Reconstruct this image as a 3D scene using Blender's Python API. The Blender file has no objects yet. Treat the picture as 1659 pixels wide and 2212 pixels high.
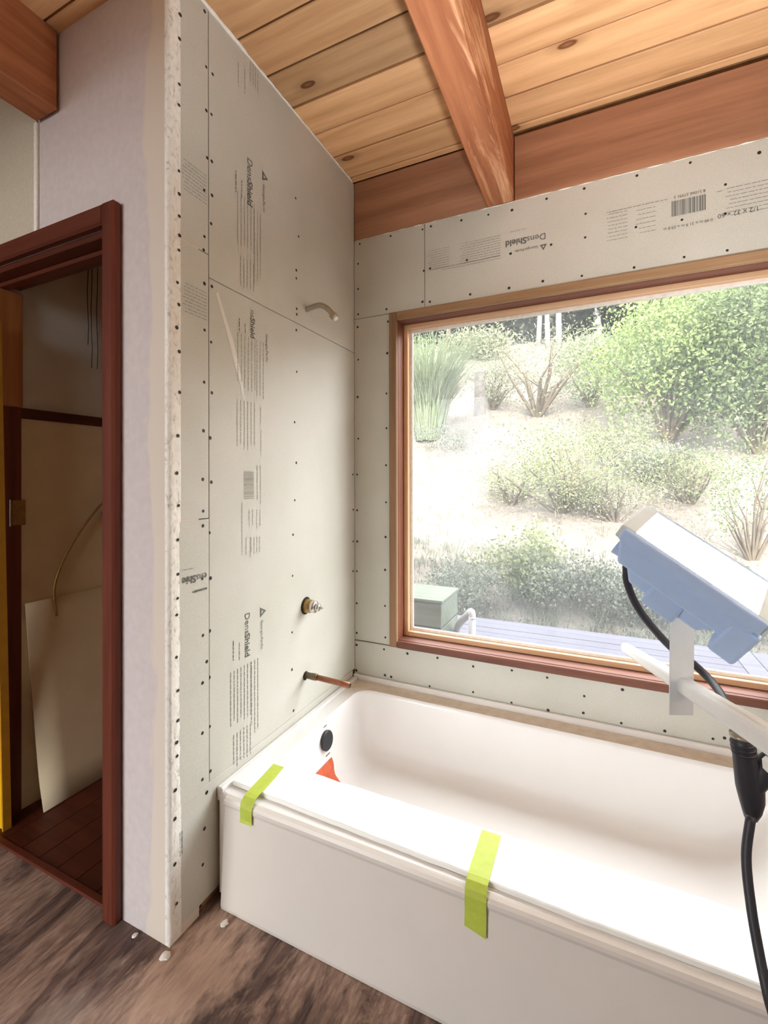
import bpy, bmesh, math, random
import numpy as np
from mathutils import Vector, Matrix, noise
random.seed(7)
rng = np.random.default_rng(7)
SC = bpy.context.scene
COL = SC.collection

# ------------------------------------------------------------------ camera, world, sun, exposure
IMG_W, IMG_H, FOC, PPY = 1659.0, 2212.0, 989.677, 1033.70
CAM = Vector((1.0545, -1.93, 1.2708))
YAW, PITCH, ROLL = 0.4357, 0.00187, -0.00171
cam_d = bpy.data.cameras.new('camera')
cam_d.sensor_fit = 'HORIZONTAL'
cam_d.sensor_width = 36.0
cam_d.lens = 36.0 * FOC / IMG_W
cam_d.shift_y = -(IMG_H / 2 - PPY) / IMG_W
cam_d.clip_start = 0.02
cam_d.clip_end = 300
cam = bpy.data.objects.new('camera', cam_d)
COL.objects.link(cam)
FW = Vector((-math.sin(YAW) * math.cos(PITCH), math.cos(YAW) * math.cos(PITCH), math.sin(PITCH)))
R0 = FW.cross(Vector((0, 0, 1))).normalized()
U0 = R0.cross(FW)
RT = R0 * math.cos(ROLL) + U0 * math.sin(ROLL)
UP = U0 * math.cos(ROLL) - R0 * math.sin(ROLL)
mw = Matrix((RT, UP, -FW)).transposed().to_4x4()
mw.translation = CAM
cam.matrix_world = mw
SC.camera = cam

SC.view_settings.view_transform = 'Standard'
SC.view_settings.look = 'None'
SC.view_settings.gamma = 1.0
SC.view_settings.use_curve_mapping = False
SC.view_settings.exposure = 1.12
SC.cycles.adaptive_threshold = 0.02
SC.cycles.max_bounces = 7
SC.cycles.diffuse_bounces = 5
SC.cycles.glossy_bounces = 3
SC.cycles.transparent_max_bounces = 8
SC.cycles.caustics_reflective = False
SC.cycles.caustics_refractive = False
SC.cycles.sample_clamp_indirect = 8.0

world = bpy.data.worlds.new('sky')
SC.world = world
world.use_nodes = True
bg = world.node_tree.nodes['Background']
bg.inputs[0].default_value = (0.95, 0.98, 1.0, 1)
bg.inputs[1].default_value = 5.8

sun_d = bpy.data.lights.new('sun', 'SUN')
sun_d.energy = 7.0
sun_d.angle = 0.02
sun_d.color = (1.0, 0.95, 0.86)
sun = bpy.data.objects.new('sun', sun_d)
COL.objects.link(sun)
sun.rotation_euler = Vector((-0.28, 0.80, -0.62)).to_track_quat('-Z', 'Y').to_euler()

def portal(name, loc, sx, sy, direction):
    d = bpy.data.lights.new(name, 'AREA')
    d.shape = 'RECTANGLE'
    d.size, d.size_y = sx, sy
    d.cycles.is_portal = True
    o = bpy.data.objects.new(name, d)
    COL.objects.link(o)
    o.location = loc
    o.rotation_euler = Vector(direction).to_track_quat('-Z', 'Z').to_euler()
portal('window_daylight_portal', (0.97, 0.2, 1.27), 1.5, 1.5, (0, -1, 0))
portal('rear_fill_portal', (-0.70, -3.25, 1.23), 1.2, 2.45, (0, 1, 0))  # guides sky fill through the added rear opening

# ------------------------------------------------------------------ helpers
WLOC = {}

def link(o, parent=None, loc=None):
    COL.objects.link(o)
    if loc is not None:
        o.location = loc
    WLOC[o.name] = Vector(o.location)
    if parent is not None:
        o.parent = parent
        o.matrix_parent_inverse = Matrix.Translation(-WLOC[parent.name])
    return o

def tag(o, label=None, cat=None, group=None, kind=None):
    if label: o['label'] = label
    if cat: o['category'] = cat
    if group: o['group'] = group
    if kind: o['kind'] = kind
    return o

def empty(name, loc, label=None, cat=None, group=None):
    o = bpy.data.objects.new(name, None)
    o.empty_display_size = 0.05
    link(o, None, Vector(loc))
    return tag(o, label, cat, group)

def from_bm(name, bm, mat, parent=None, loc=(0, 0, 0), smooth=False):
    me = bpy.data.meshes.new(name)
    bm.normal_update()
    bm.to_mesh(me)
    bm.free()
    if smooth:
        me.polygons.foreach_set('use_smooth', [True] * len(me.polygons))
    if mat: me.materials.append(mat)
    o = bpy.data.objects.new(name, me)
    return link(o, parent, Vector(loc))

def from_data(name, verts, faces, mat, parent=None, smooth=False, loc=None):
    """verts are world coordinates; the origin goes to the base centre"""
    v = np.asarray(verts, dtype=float)
    if loc is None:
        loc = Vector(((v[:, 0].min() + v[:, 0].max()) / 2, (v[:, 1].min() + v[:, 1].max()) / 2, v[:, 2].min()))
    v = v - np.array(loc)
    me = bpy.data.meshes.new(name)
    me.from_pydata(v.tolist(), [], faces)
    if smooth:
        me.polygons.foreach_set('use_smooth', [True] * len(me.polygons))
    if mat: me.materials.append(mat)
    me.update()
    o = bpy.data.objects.new(name, me)
    return link(o, parent, Vector(loc))

def bm_box(bm, x0, x1, y0, y1, z0, z1, off=(0, 0, 0)):
    ox, oy, oz = off
    vs = [bm.verts.new((x - ox, y - oy, z - oz)) for z in (z0, z1) for y in (y0, y1) for x in (x0, x1)]
    for f in ((0, 2, 3, 1), (4, 5, 7, 6), (0, 1, 5, 4), (2, 6, 7, 3), (0, 4, 6, 2), (1, 3, 7, 5)):
        bm.faces.new([vs[i] for i in f])
    return vs

def box(name, x0, x1, y0, y1, z0, z1, mat, parent=None, bevel=0.0, seg=1):
    c = ((x0 + x1) / 2, (y0 + y1) / 2, (z0 + z1) / 2)
    bm = bmesh.new()
    bm_box(bm, x0, x1, y0, y1, z0, z1, c)
    if bevel > 0:
        bmesh.ops.bevel(bm, geom=list(bm.edges), offset=bevel, segments=seg, profile=0.5, affect='EDGES')
    return from_bm(name, bm, mat, parent, c)

def boxes(name, lst, mat, parent=None):
    a = np.array(lst)
    c = ((a[:, 0].min() + a[:, 1].max()) / 2, (a[:, 2].min() + a[:, 3].max()) / 2, a[:, 4].min())
    bm = bmesh.new()
    for b in lst:
        bm_box(bm, *b, off=c)
    return from_bm(name, bm, mat, parent, c)

def frame_of(d):
    d = Vector(d).normalized()
    a = Vector((0, 0, 1)) if abs(d.z) < 0.9 else Vector((1, 0, 0))
    s = d.cross(a).normalized()
    return d, s, s.cross(d)

def bar(name, p0, p1, w, h, mat, parent=None, bevel=0.0, seg=1, side=None):
    """box beam from p0 to p1, w along the sideways axis, h along the other"""
    p0, p1 = Vector(p0), Vector(p1)
    d, s, u = frame_of(p1 - p0)
    if side is not None:
        s = (Vector(side) - d * d.dot(Vector(side))).normalized()
        u = s.cross(d)
    c = (p0 + p1) / 2
    l = (p1 - p0).length
    bm = bmesh.new()
    bm_box(bm, -l / 2, l / 2, -w / 2, w / 2, -h / 2, h / 2)
    if bevel > 0:
        bmesh.ops.bevel(bm, geom=list(bm.edges), offset=bevel, segments=seg, profile=0.5, affect='EDGES')
    m = Matrix((d, s, u)).transposed()
    for v in bm.verts:
        v.co = m @ v.co
    return from_bm(name, bm, mat, parent, c, smooth=False)

def spline(pts, n=8):
    P = [Vector(p) for p in pts]
    P = [P[0] * 2 - P[1]] + P + [P[-1] * 2 - P[-2]]
    out = []
    for i in range(1, len(P) - 2):
        for k in range(n):
            t = k / n
            a, b, c, d = P[i - 1], P[i], P[i + 1], P[i + 2]
            out.append(0.5 * ((2 * b) + (c - a) * t + (2 * a - 5 * b + 4 * c - d) * t * t + (3 * b - a - 3 * c + d) * t ** 3))
    out.append(P[-2])
    return out

def tube_data(pts, radii, seg=10, cap=True):
    pts = [Vector(p) for p in pts]
    if not hasattr(radii, '__len__'):
        radii = [radii] * len(pts)
    V, F = [], []
    prev = None
    for i, p in enumerate(pts):
        t = (pts[min(i + 1, len(pts) - 1)] - pts[max(i - 1, 0)])
        t = t.normalized() if t.length > 1e-9 else Vector((0, 0, 1))
        if prev is None:
            _, s, u = frame_of(t)
        else:
            s = (prev - t * prev.dot(t)).normalized()
            u = s.cross(t)
        prev = s
        for k in range(seg):
            a = 2 * math.pi * k / seg
            V.append(p + (s * math.cos(a) + u * math.sin(a)) * radii[i])
    for i in range(len(pts) - 1):
        for k in range(seg):
            k2 = (k + 1) % seg
            F.append((i * seg + k, i * seg + k2, (i + 1) * seg + k2, (i + 1) * seg + k))
    if cap:
        F.append(tuple(range(seg))[::-1])
        F.append(tuple((len(pts) - 1) * seg + k for k in range(seg)))
    return V, F

def tube(name, pts, radii, mat, parent=None, seg=10, smooth=True):
    V, F = tube_data(pts, radii, seg)
    return from_data(name, [tuple(v) for v in V], F, mat, parent, smooth)

def join_data(parts):
    V, F = [], []
    for v, f in parts:
        o = len(V)
        V.extend([tuple(q) for q in v])
        F.extend([tuple(i + o for i in q) for q in f])
    return V, F

# pinhole helpers used to read positions off the photograph onto known planes
def ray(px, py):
    return FW + RT * ((px - IMG_W / 2) / FOC) - UP * ((py - PPY) / FOC)
def at_depth(px, py, d):
    return CAM + ray(px, py) * d
def on_x(px, py, x=0.0):
    d = ray(px, py); return CAM + d * ((x - CAM.x) / d.x)
def on_y(px, py, y=0.0):
    d = ray(px, py); return CAM + d * ((y - CAM.y) / d.y)
def on_z(px, py, z=0.0):
    d = ray(px, py); return CAM + d * ((z - CAM.z) / d.z)

# ------------------------------------------------------------------ materials
class NT:
    def __init__(s, name):
        s.m = bpy.data.materials.new(name)
        s.m.use_nodes = True
        s.t = s.m.node_tree
        s.b = s.t.nodes['Principled BSDF']
        s.out = s.t.nodes['Material Output']
    def n(s, kind, **kw):
        x = s.t.nodes.new('ShaderNode' + kind)
        for k, v in kw.items():
            if k.startswith('i_'):
                key = k[2:].replace('_', ' ')
                x.inputs[key].default_value = v
            else:
                setattr(x, k, v)
        return x
    def l(s, a, b): s.t.links.new(a, b)

def rgb(r, g, b):
    """sRGB 0-255 to linear"""
    f = lambda c: (c / 255 / 12.92) if c / 255 <= 0.04045 else ((c / 255 + 0.055) / 1.055) ** 2.4
    return (f(r), f(g), f(b), 1)

def ramp(nt, fac, stops):
    r = nt.n('ValToRGB')
    e = r.color_ramp.elements
    while len(e) < len(stops): e.new(0.5)
    for i, (p, c) in enumerate(stops):
        e[i].position = p
        e[i].color = c
    nt.l(fac, r.inputs[0])
    return r.outputs[0]

def mixc(nt, fac, a, b, mode='MIX'):
    m = nt.n('Mix', data_type='RGBA', blend_type=mode)
    for s, v in ((0, fac), (6, a), (7, b)):
        if hasattr(v, 'links') or hasattr(v, 'is_linked'):
            nt.l(v, m.inputs[s])
        else:
            m.inputs[s].default_value = v
    return m.outputs[2]

def noise_tex(nt, vec, scale, detail=4, rough=0.55, dist=0.0):
    x = nt.n('TexNoise')
    x.inputs['Scale'].default_value = scale
    x.inputs['Detail'].default_value = detail
    x.inputs['Roughness'].default_value = rough
    x.inputs['Distortion'].default_value = dist
    if vec is not None: nt.l(vec, x.inputs['Vector'])
    return x.outputs[0]

def mapping(nt, vec, scale):
    m = nt.n('Mapping')
    m.inputs['Scale'].default_value = scale
    nt.l(vec, m.inputs['Vector'])
    return m.outputs[0]

def bump(nt, h, strength, dist=0.01):
    b = nt.n('Bump')
    b.inputs['Strength'].default_value = strength
    b.inputs['Distance'].default_value = dist
    nt.l(h, b.inputs['Height'])
    nt.l(b.outputs[0], nt.b.inputs['Normal'])

def wpos(nt):
    return nt.n('NewGeometry').outputs['Position']

def flat(name, c, rough=0.5, metal=0.0, var=0.06, scale=30, bmp=0.0, spec=0.5):
    nt = NT(name)
    v = wpos(nt)
    n = noise_tex(nt, v, scale, 5)
    lo = tuple(x * (1 - var) for x in c[:3]) + (1,)
    hi = tuple(min(1, x * (1 + var)) for x in c[:3]) + (1,)
    nt.l(ramp(nt, n, [(0.3, lo), (0.7, hi)]), nt.b.inputs['Base Color'])
    nt.b.inputs['Roughness'].default_value = rough
    nt.b.inputs['Metallic'].default_value = metal
    nt.b.inputs['Specular IOR Level'].default_value = spec
    if bmp: bump(nt, n, bmp, 0.004)
    return nt.m

def wood(name, dark, light, axis, rough=0.55, fine=70.0, coarse=9.0, knots=0.0, knot_c=None, vary=0.25, bmp=0.15, blotch=None, knot_plane='XY'):
    nt = NT(name)
    oc = nt.n('TexCoord').outputs['Object']
    info = nt.n('ObjectInfo').outputs['Random']
    sc = nt.n('VectorMath', operation='SCALE')
    comb = nt.n('CombineXYZ', i_X=17.0, i_Y=31.0, i_Z=23.0)
    nt.l(comb.outputs[0], sc.inputs[0]); nt.l(info, sc.inputs['Scale'])
    add = nt.n('VectorMath', operation='ADD')
    nt.l(oc, add.inputs[0]); nt.l(sc.outputs[0], add.inputs[1])
    v = add.outputs[0]
    s = [1.0, 1.0, 1.0]; s[axis] = 0.07
    mv = mapping(nt, v, s)
    n1 = noise_tex(nt, mv, coarse, 5, 0.6, 1.2)
    n2 = noise_tex(nt, mv, fine, 4, 0.6)
    s2 = [1.0, 1.0, 1.0]; s2[axis] = 0.16
    mv2 = mapping(nt, v, s2)
    w = nt.n('TexWave', wave_type='RINGS', rings_direction='XYZ'[axis])
    w.inputs['Scale'].default_value = coarse * 0.55
    w.inputs['Distortion'].default_value = 7.0
    w.inputs['Detail'].default_value = 2.0
    w.inputs['Detail Scale'].default_value = 0.8
    nt.l(mv2, w.inputs['Vector'])
    c1 = ramp(nt, n1, [(0.28, dark), (0.72, light)])
    mid = tuple((a + b) / 2 for a, b in zip(dark, light))
    c2 = mixc(nt, 0.28, c1, ramp(nt, w.outputs['Fac'], [(0.0, dark), (0.8, light)]))
    c3 = mixc(nt, 0.25, c2, ramp(nt, n2, [(0.3, dark), (0.7, light)]))
    col = c3
    if knots > 0:
        s3 = [1.0, 1.0, 1.0]; s3[axis] = 0.42
        vo = nt.n('TexVoronoi', voronoi_dimensions='2D'); vo.inputs['Scale'].default_value = knots
        mk = nt.n('Mapping'); mk.inputs['Scale'].default_value = s3; nt.l(v, mk.inputs['Vector'])
        kv = mk.outputs[0]
        if knot_plane == 'XZ':
            sp_ = nt.n('SeparateXYZ'); nt.l(kv, sp_.inputs[0])
            cb_ = nt.n('CombineXYZ'); nt.l(sp_.outputs['X'], cb_.inputs['X']); nt.l(sp_.outputs['Z'], cb_.inputs['Y'])
            kv = cb_.outputs[0]
        nt.l(kv, vo.inputs['Vector'])
        k = ramp(nt, vo.outputs['Distance'], [(0.0, (0.7, 0.7, 0.7, 1)), (0.045, (1, 1, 1, 1)), (0.062, (0.3, 0.3, 0.3, 1)), (0.14, (0, 0, 0, 1))])
        col = mixc(nt, k, col, knot_c or tuple(x * 0.35 for x in dark[:3]) + (1,))
    if blotch:
        nb = noise_tex(nt, mapping(nt, v, s2), 5.0, 6, 0.7, 1.0)
        f = ramp(nt, nb, [(0.56, (0, 0, 0, 1)), (0.64, (1, 1, 1, 1))])
        col = mixc(nt, f, col, blotch)
    if vary > 0:
        hv = nt.n('HueSaturation')
        mr = nt.n('MapRange', i_To_Min=1 - vary, i_To_Max=1 + vary)
        nt.l(info, mr.inputs['Value'])
        nt.l(mr.outputs[0], hv.inputs['Value'])
        nt.l(col, hv.inputs['Color'])
        col = hv.outputs[0]
    nt.l(col, nt.b.inputs['Base Color'])
    nt.b.inputs['Roughness'].default_value = rough
    nt.b.inputs['Specular IOR Level'].default_value = 0.3
    if bmp: bump(nt, n2, bmp, 0.003)
    return nt.m

def backer_material():
    nt = NT('backer_board_grey')
    v = wpos(nt)
    n = noise_tex(nt, v, 3.0, 4)
    f = noise_tex(nt, v, 240.0, 2)
    c = ramp(nt, n, [(0.3, rgb(193, 192, 180)), (0.7, rgb(204, 202, 194))])
    c = mixc(nt, 0.10, c, ramp(nt, f, [(0.35, rgb(150, 150, 140)), (0.65, rgb(240, 238, 230))]))
    nt.l(c, nt.b.inputs['Base Color'])
    nt.b.inputs['Roughness'].default_value = 0.6
    bump(nt, f, 0.06, 0.002)
    return nt.m

def pink_wall_material():
    nt = NT('wall_paint_patched')
    v = wpos(nt)
    sep = nt.n('SeparateXYZ'); nt.l(v, sep.inputs[0])
    n = noise_tex(nt, mapping(nt, v, (1.0, 1.0, 0.45)), 5.0, 3, 0.5, 0.4)
    n2 = noise_tex(nt, v, 40.0, 3)
    # skim coat beside the outer corner: x > -0.085 with a wavering edge
    ad = nt.n('Math', operation='MULTIPLY_ADD'); nt.l(n, ad.inputs[0]); ad.inputs[1].default_value = 0.16; nt.l(sep.outputs['X'], ad.inputs[2])
    f = nt.n('MapRange', i_From_Min=-0.012, i_From_Max=0.0); nt.l(ad.outputs[0], f.inputs['Value'])
    base = ramp(nt, n2, [(0.3, rgb(200, 190, 188)), (0.7, rgb(208, 198, 197))])
    col = mixc(nt, f.outputs[0], base, rgb(216, 204, 190))
    nt.l(col, nt.b.inputs['Base Color'])
    nt.b.inputs['Roughness'].default_value = 0.7
    bump(nt, n2, 0.05, 0.003)
    return nt.m

def compound_material():
    nt = NT('mottled_joint_compound')
    v = wpos(nt)
    n = noise_tex(nt, mapping(nt, v, (1, 1, 0.6)), 75.0, 3, 0.5, 1.0)
    c = ramp(nt, n, [(0.28, rgb(196, 192, 184)), (0.40, rgb(234, 231, 223)), (0.6, rgb(243, 241, 235))])
    nt.l(c, nt.b.inputs['Base Color'])
    nt.b.inputs['Roughness'].default_value = 0.55
    bump(nt, n, 0.35, 0.006)
    return nt.m

def floor_material():
    nt = NT('worn_plywood')
    v = wpos(nt)
    g = mapping(nt, v, (1.0, 0.12, 1.0))
    n1 = noise_tex(nt, g, 42.0, 7, 0.7, 0.8)
    n2 = noise_tex(nt, mapping(nt, v, (1.0, 0.45, 1.0)), 4.2, 8, 0.68, 1.0)
    n3 = noise_tex(nt, mapping(nt, v, (1.0, 0.2, 1.0)), 90.0, 3, 0.6)
    c = ramp(nt, n1, [(0.30, rgb(48, 36, 36)), (0.48, rgb(100, 80, 74)), (0.72, rgb(142, 116, 104))])
    pale = ramp(nt, n2, [(0.45, (0, 0, 0, 1)), (0.54, (1, 1, 1, 1))])
    lt = ramp(nt, n3, [(0.3, rgb(132, 106, 92)), (0.7, rgb(206, 178, 160))])
    k = nt.n('Math', operation='MULTIPLY'); nt.l(pale, k.inputs[0]); k.inputs[1].default_value = 0.75
    c = mixc(nt, k.outputs[0], c, lt)
    # two bare patches where the surface veneer has worn through
    nw = noise_tex(nt, mapping(nt, v, (1.0, 0.4, 1.0)), 14.0, 5, 0.65)
    for (cx, cy, r0, colr) in ((0.12, -1.06, 0.24, rgb(214, 184, 164)), (-0.10, -1.25, 0.17, rgb(160, 148, 140))):
        dist = nt.n('VectorMath', operation='DISTANCE'); nt.l(mapping(nt, v, (1.0, 0.8, 0.0)), dist.inputs[0]); dist.inputs[1].default_value = (cx, cy * 0.8, 0)
        sm_n = nt.n('Math', operation='MULTIPLY_ADD'); nt.l(nw, sm_n.inputs[0]); sm_n.inputs[1].default_value = 0.55; nt.l(dist.outputs['Value'], sm_n.inputs[2])
        mr = nt.n('MapRange', i_From_Min=r0 + 0.20, i_From_Max=r0 + 0.10, i_To_Max=0.8); nt.l(sm_n.outputs[0], mr.inputs['Value'])
        c = mixc(nt, mr.outputs[0], c, mixc(nt, 0.4, colr, lt))
    nt.l(c, nt.b.inputs['Base Color'])
    nt.b.inputs['Roughness'].default_value = 0.75
    bump(nt, n1, 0.5, 0.006)
    return nt.m

def glass_material():
    nt = NT('dusty_window_glass')
    tr = nt.n('BsdfTransparent'); tr.inputs[0].default_value = (0.97, 0.985, 0.98, 1)
    gl = nt.n('BsdfGlossy'); gl.inputs['Roughness'].default_value = 0.02
    df = nt.n('BsdfTranslucent'); df.inputs[0].default_value = (0.85, 0.88, 0.9, 1)
    fr = nt.n('Fresnel'); fr.inputs[0].default_value = 1.3
    m1 = nt.n('MixShader'); nt.l(fr.outputs[0], m1.inputs[0]); nt.l(tr.outputs[0], m1.inputs[1]); nt.l(gl.outputs[0], m1.inputs[2])
    m2 = nt.n('MixShader')
    d = noise_tex(nt, wpos(nt), 5.0, 4)
    mr = nt.n('MapRange', i_From_Min=0.35, i_From_Max=0.7, i_To_Min=0.05, i_To_Max=0.085); nt.l(d, mr.inputs['Value'])
    nt.l(mr.outputs[0], m2.inputs[0]); nt.l(m1.outputs[0], m2.inputs[1]); nt.l(df.outputs[0], m2.inputs[2])
    nt.l(m2.outputs[0], nt.out.inputs['Surface'])
    return nt.m

def emit_material(name, c, s):
    nt = NT(name)
    nt.b.inputs['Base Color'].default_value = (0.9, 0.9, 0.9, 1)
    nt.b.inputs['Emission Color'].default_value = c
    nt.b.inputs['Emission Strength'].default_value = s
    return nt.m

def leaf_material(name, a, b, rough=0.6, trans=0.25):
    nt = NT(name)
    info = nt.n('ObjectInfo').outputs['Random']
    n = noise_tex(nt, wpos(nt), 3.0, 3)
    f = noise_tex(nt, wpos(nt), 40.0, 2)
    m = nt.n('Math', operation='ADD'); nt.l(n, m.inputs[0]); nt.l(f, m.inputs[1])
    c = ramp(nt, m.outputs[0], [(0.75, a), (1.2, b)])
    df = nt.n('BsdfDiffuse'); nt.l(c, df.inputs[0])
    tl = nt.n('BsdfTranslucent'); nt.l(c, tl.inputs[0])
    mx = nt.n('MixShader'); mx.inputs[0].default_value = trans
    nt.l(df.outputs[0], mx.inputs[1]); nt.l(tl.outputs[0], mx.inputs[2])
    nt.l(mx.outputs[0], nt.out.inputs['Surface'])
    return nt.m

def dim(c, k):
    return tuple(x * k for x in c[:3]) + (1,)
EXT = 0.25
def ground_material():
    nt = NT('dry_sandy_slope')
    v = wpos(nt)
    n1 = noise_tex(nt, v, 0.9, 6, 0.65)
    n2 = noise_tex(nt, v, 14.0, 5, 0.7)
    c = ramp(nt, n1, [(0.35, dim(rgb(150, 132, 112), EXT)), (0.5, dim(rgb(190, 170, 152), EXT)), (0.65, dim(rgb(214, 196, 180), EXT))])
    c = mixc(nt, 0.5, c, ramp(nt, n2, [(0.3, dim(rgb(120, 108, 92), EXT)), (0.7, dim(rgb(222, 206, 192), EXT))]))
    nt.l(c, nt.b.inputs['Base Color'])
    nt.b.inputs['Roughness'].default_value = 0.95
    bump(nt, n2, 0.8, 0.08)
    return nt.m

M = {}
M['backer'] = backer_material()
M['substrate'] = wood('framing_lumber', rgb(150, 115, 80), rgb(190, 150, 110), 2, vary=0)
M['pink'] = pink_wall_material()
M['beige'] = flat('beige_plaster', rgb(196, 186, 166), 0.8, var=0.06, scale=120, bmp=0.2)
M['white_wall'] = flat('plain_wall_paint', rgb(150, 138, 126), 0.8, var=0.03, scale=20)
M['compound'] = compound_material()
M['white_plaster'] = flat('white_plaster', rgb(238, 234, 226), 0.7, var=0.08, scale=60, bmp=0.4)
M['floor'] = floor_material()
M['closet_floor'] = wood('dark_red_boards', rgb(58, 24, 14), rgb(96, 44, 26), 0, rough=0.5, vary=0.1)
M['plank'] = wood('ceiling_pine', rgb(178, 128, 84), rgb(232, 188, 140), 0, rough=0.55, coarse=8, knots=4.2, knot_c=rgb(110, 62, 30), vary=0.30)
M['beam'] = wood('rough_fir_beam', rgb(134, 76, 46), rgb(190, 124, 84), 1, rough=0.7, coarse=12, knots=3.2, knot_c=rgb(92, 42, 22), vary=0.04, bmp=0.4)
M['beam_scuffed'] = wood('scuffed_fir_beam', rgb(134, 76, 46), rgb(190, 124, 84), 1, rough=0.7, coarse=12, knots=3.2, knot_c=rgb(92, 42, 22), vary=0.04, bmp=0.4, blotch=rgb(222, 168, 128))
M['ledger'] = wood('fir_ledger', rgb(136, 92, 68), rgb(192, 144, 114), 0, rough=0.6, coarse=7, knots=2.6, knot_c=rgb(104, 54, 34), vary=0.05, bmp=0.2, knot_plane='XZ')
M['frame_red_v'] = wood('stained_jamb_upright', rgb(92, 48, 32), rgb(142, 86, 60), 2, rough=0.5, vary=0.06)
M['frame_red_h'] = wood('stained_jamb_level', rgb(90, 52, 40), rgb(138, 92, 76), 0, rough=0.5, vary=0.06)
M['frame_old_v'] = wood('weathered_casing_upright', rgb(112, 82, 58), rgb(168, 134, 104), 2, rough=0.7, vary=0.05)
M['frame_old_h'] = wood('weathered_casing_level', rgb(130, 98, 66), rgb(186, 152, 118), 0, rough=0.7, vary=0.05)
M['frame_pale_v'] = wood('pale_stop_upright', rgb(206, 160, 118), rgb(240, 204, 166), 2, rough=0.5, vary=0.04)
M['frame_pale_h'] = wood('pale_stop_level', rgb(206, 160, 118), rgb(240, 206, 170), 0, rough=0.5, vary=0.04)
M['door_v'] = wood('dark_casing_upright', rgb(62, 24, 16), rgb(120, 58, 38), 2, rough=0.45, vary=0.08)
M['door_h'] = wood('dark_casing_level', rgb(62, 24, 16), rgb(112, 54, 36), 0, rough=0.45, vary=0.08)
M['door_y'] = wood('dark_rail_boards', rgb(54, 22, 16), rgb(96, 46, 34), 1, rough=0.5, vary=0.05)
M['jamb_orange'] = wood('orange_upper_jamb', rgb(140, 84, 44), rgb(196, 130, 76), 2, rough=0.55, vary=0.0)  # upper side jamb, lighter and more orange than the piece below
M['tan_board'] = flat('tan_hardboard', rgb(224, 206, 172), 0.7, var=0.04, scale=8)
M['closet_wall'] = flat('grey_closet_plaster', rgb(218, 214, 204), 0.8, var=0.04, scale=5)
M['screw'] = flat('dark_screw_head', rgb(50, 48, 46), 0.5, 0.4, var=0.2)
M['ink'] = flat('printed_ink', rgb(98, 98, 94), 0.7, var=0.05)
M['ink_pale'] = flat('faded_ink', rgb(156, 154, 144), 0.7, var=0.05)
M['smear'] = flat('dried_pale_smear', rgb(221, 218, 210), 0.45, var=0.02)
M['enamel'] = flat('white_tub_enamel', rgb(232, 230, 228), 0.22, var=0.012, scale=6)
M['apron'] = flat('tub_apron_enamel', rgb(226, 220, 212), 0.35, var=0.015, scale=9)
def rim_material():
    nt = NT('dusty_tub_rim')
    v = wpos(nt)
    sep = nt.n('SeparateXYZ'); nt.l(v, sep.inputs[0])
    n = noise_tex(nt, v, 25.0, 4)
    f = nt.n('MapRange', i_From_Min=-0.20, i_From_Max=-0.09); nt.l(sep.outputs['Y'], f.inputs['Value'])
    c = mixc(nt, f.outputs[0], rgb(232, 230, 228), ramp(nt, n, [(0.3, rgb(210, 192, 172)), (0.7, rgb(228, 214, 198))]))
    nt.l(c, nt.b.inputs['Base Color'])
    nt.b.inputs['Roughness'].default_value = 0.45
    return nt.m
M['dust'] = rim_material()
M['foam'] = flat('white_foam_sheet', rgb(244, 244, 240), 0.7, var=0.02, scale=40)
M['tape'] = flat('green_masking_tape', rgb(184, 200, 76), 0.6, var=0.06, scale=60, bmp=0.15)
M['black'] = flat('black_rubber', rgb(38, 38, 44), 0.5, var=0.15, scale=80)
M['cord'] = flat('black_cord_rubber', rgb(44, 44, 52), 0.5, var=0.15, scale=80)
M['orange'] = flat('orange_red_label', rgb(206, 96, 62), 0.6, var=0.12, scale=60)
M['galv'] = flat('galvanised_steel', rgb(176, 168, 150), 0.35, 0.7, var=0.1, scale=40)
M['brass'] = flat('dull_brass', rgb(168, 140, 88), 0.4, 0.7, var=0.15, scale=60)
M['chrome'] = flat('chrome_steel', rgb(214, 210, 206), 0.18, 0.9, var=0.05)
M['copper'] = flat('tarnished_copper', rgb(150, 96, 70), 0.4, 0.6, var=0.2, scale=50)
M['steel_pipe'] = flat('brown_steel_pipe', rgb(120, 104, 84), 0.45, 0.6, var=0.2, scale=50)
M['hole'] = flat('dark_wall_cavity', rgb(40, 32, 24), 0.9, var=0.1)
M['yellow'] = flat('yellow_painted_metal', rgb(232, 178, 10), 0.4, var=0.05)
M['yellow_edge'] = flat('brownish_yellow_edge', rgb(176, 124, 30), 0.5, var=0.08)  # edge flanges coloured browner and darker than the web
M['red_mark'] = flat('dark_red_mark', rgb(120, 30, 24), 0.5)
M['white_mark'] = flat('white_mark', rgb(232, 226, 214), 0.5)
M['lamp_body'] = flat('glare_tinted_lamp_housing', rgb(180, 206, 244), 0.45, var=0.03)  # pale blue stands in for the lamp's glare over a darker housing
M['lamp_pale'] = flat('pale_lamp_end', rgb(206, 218, 220), 0.45, var=0.05)
M['lens'] = emit_material('lit_led_lens', (0.95, 0.98, 1.0, 1), 330.0)
M['white_plastic'] = flat('white_plastic', rgb(228, 228, 226), 0.4, var=0.02)
M['strap'] = flat('white_tape_strap', rgb(222, 226, 228), 0.5, var=0.03)
M['glass'] = glass_material()
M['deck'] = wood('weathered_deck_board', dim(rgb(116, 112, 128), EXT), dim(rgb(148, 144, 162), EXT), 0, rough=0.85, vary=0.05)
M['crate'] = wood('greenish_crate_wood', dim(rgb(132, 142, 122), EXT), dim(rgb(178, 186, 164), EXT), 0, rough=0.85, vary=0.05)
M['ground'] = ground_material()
M['bark_white'] = flat('pale_birch_bark', dim(rgb(200, 196, 190), EXT), 0.85, var=0.2, scale=6)
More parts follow.
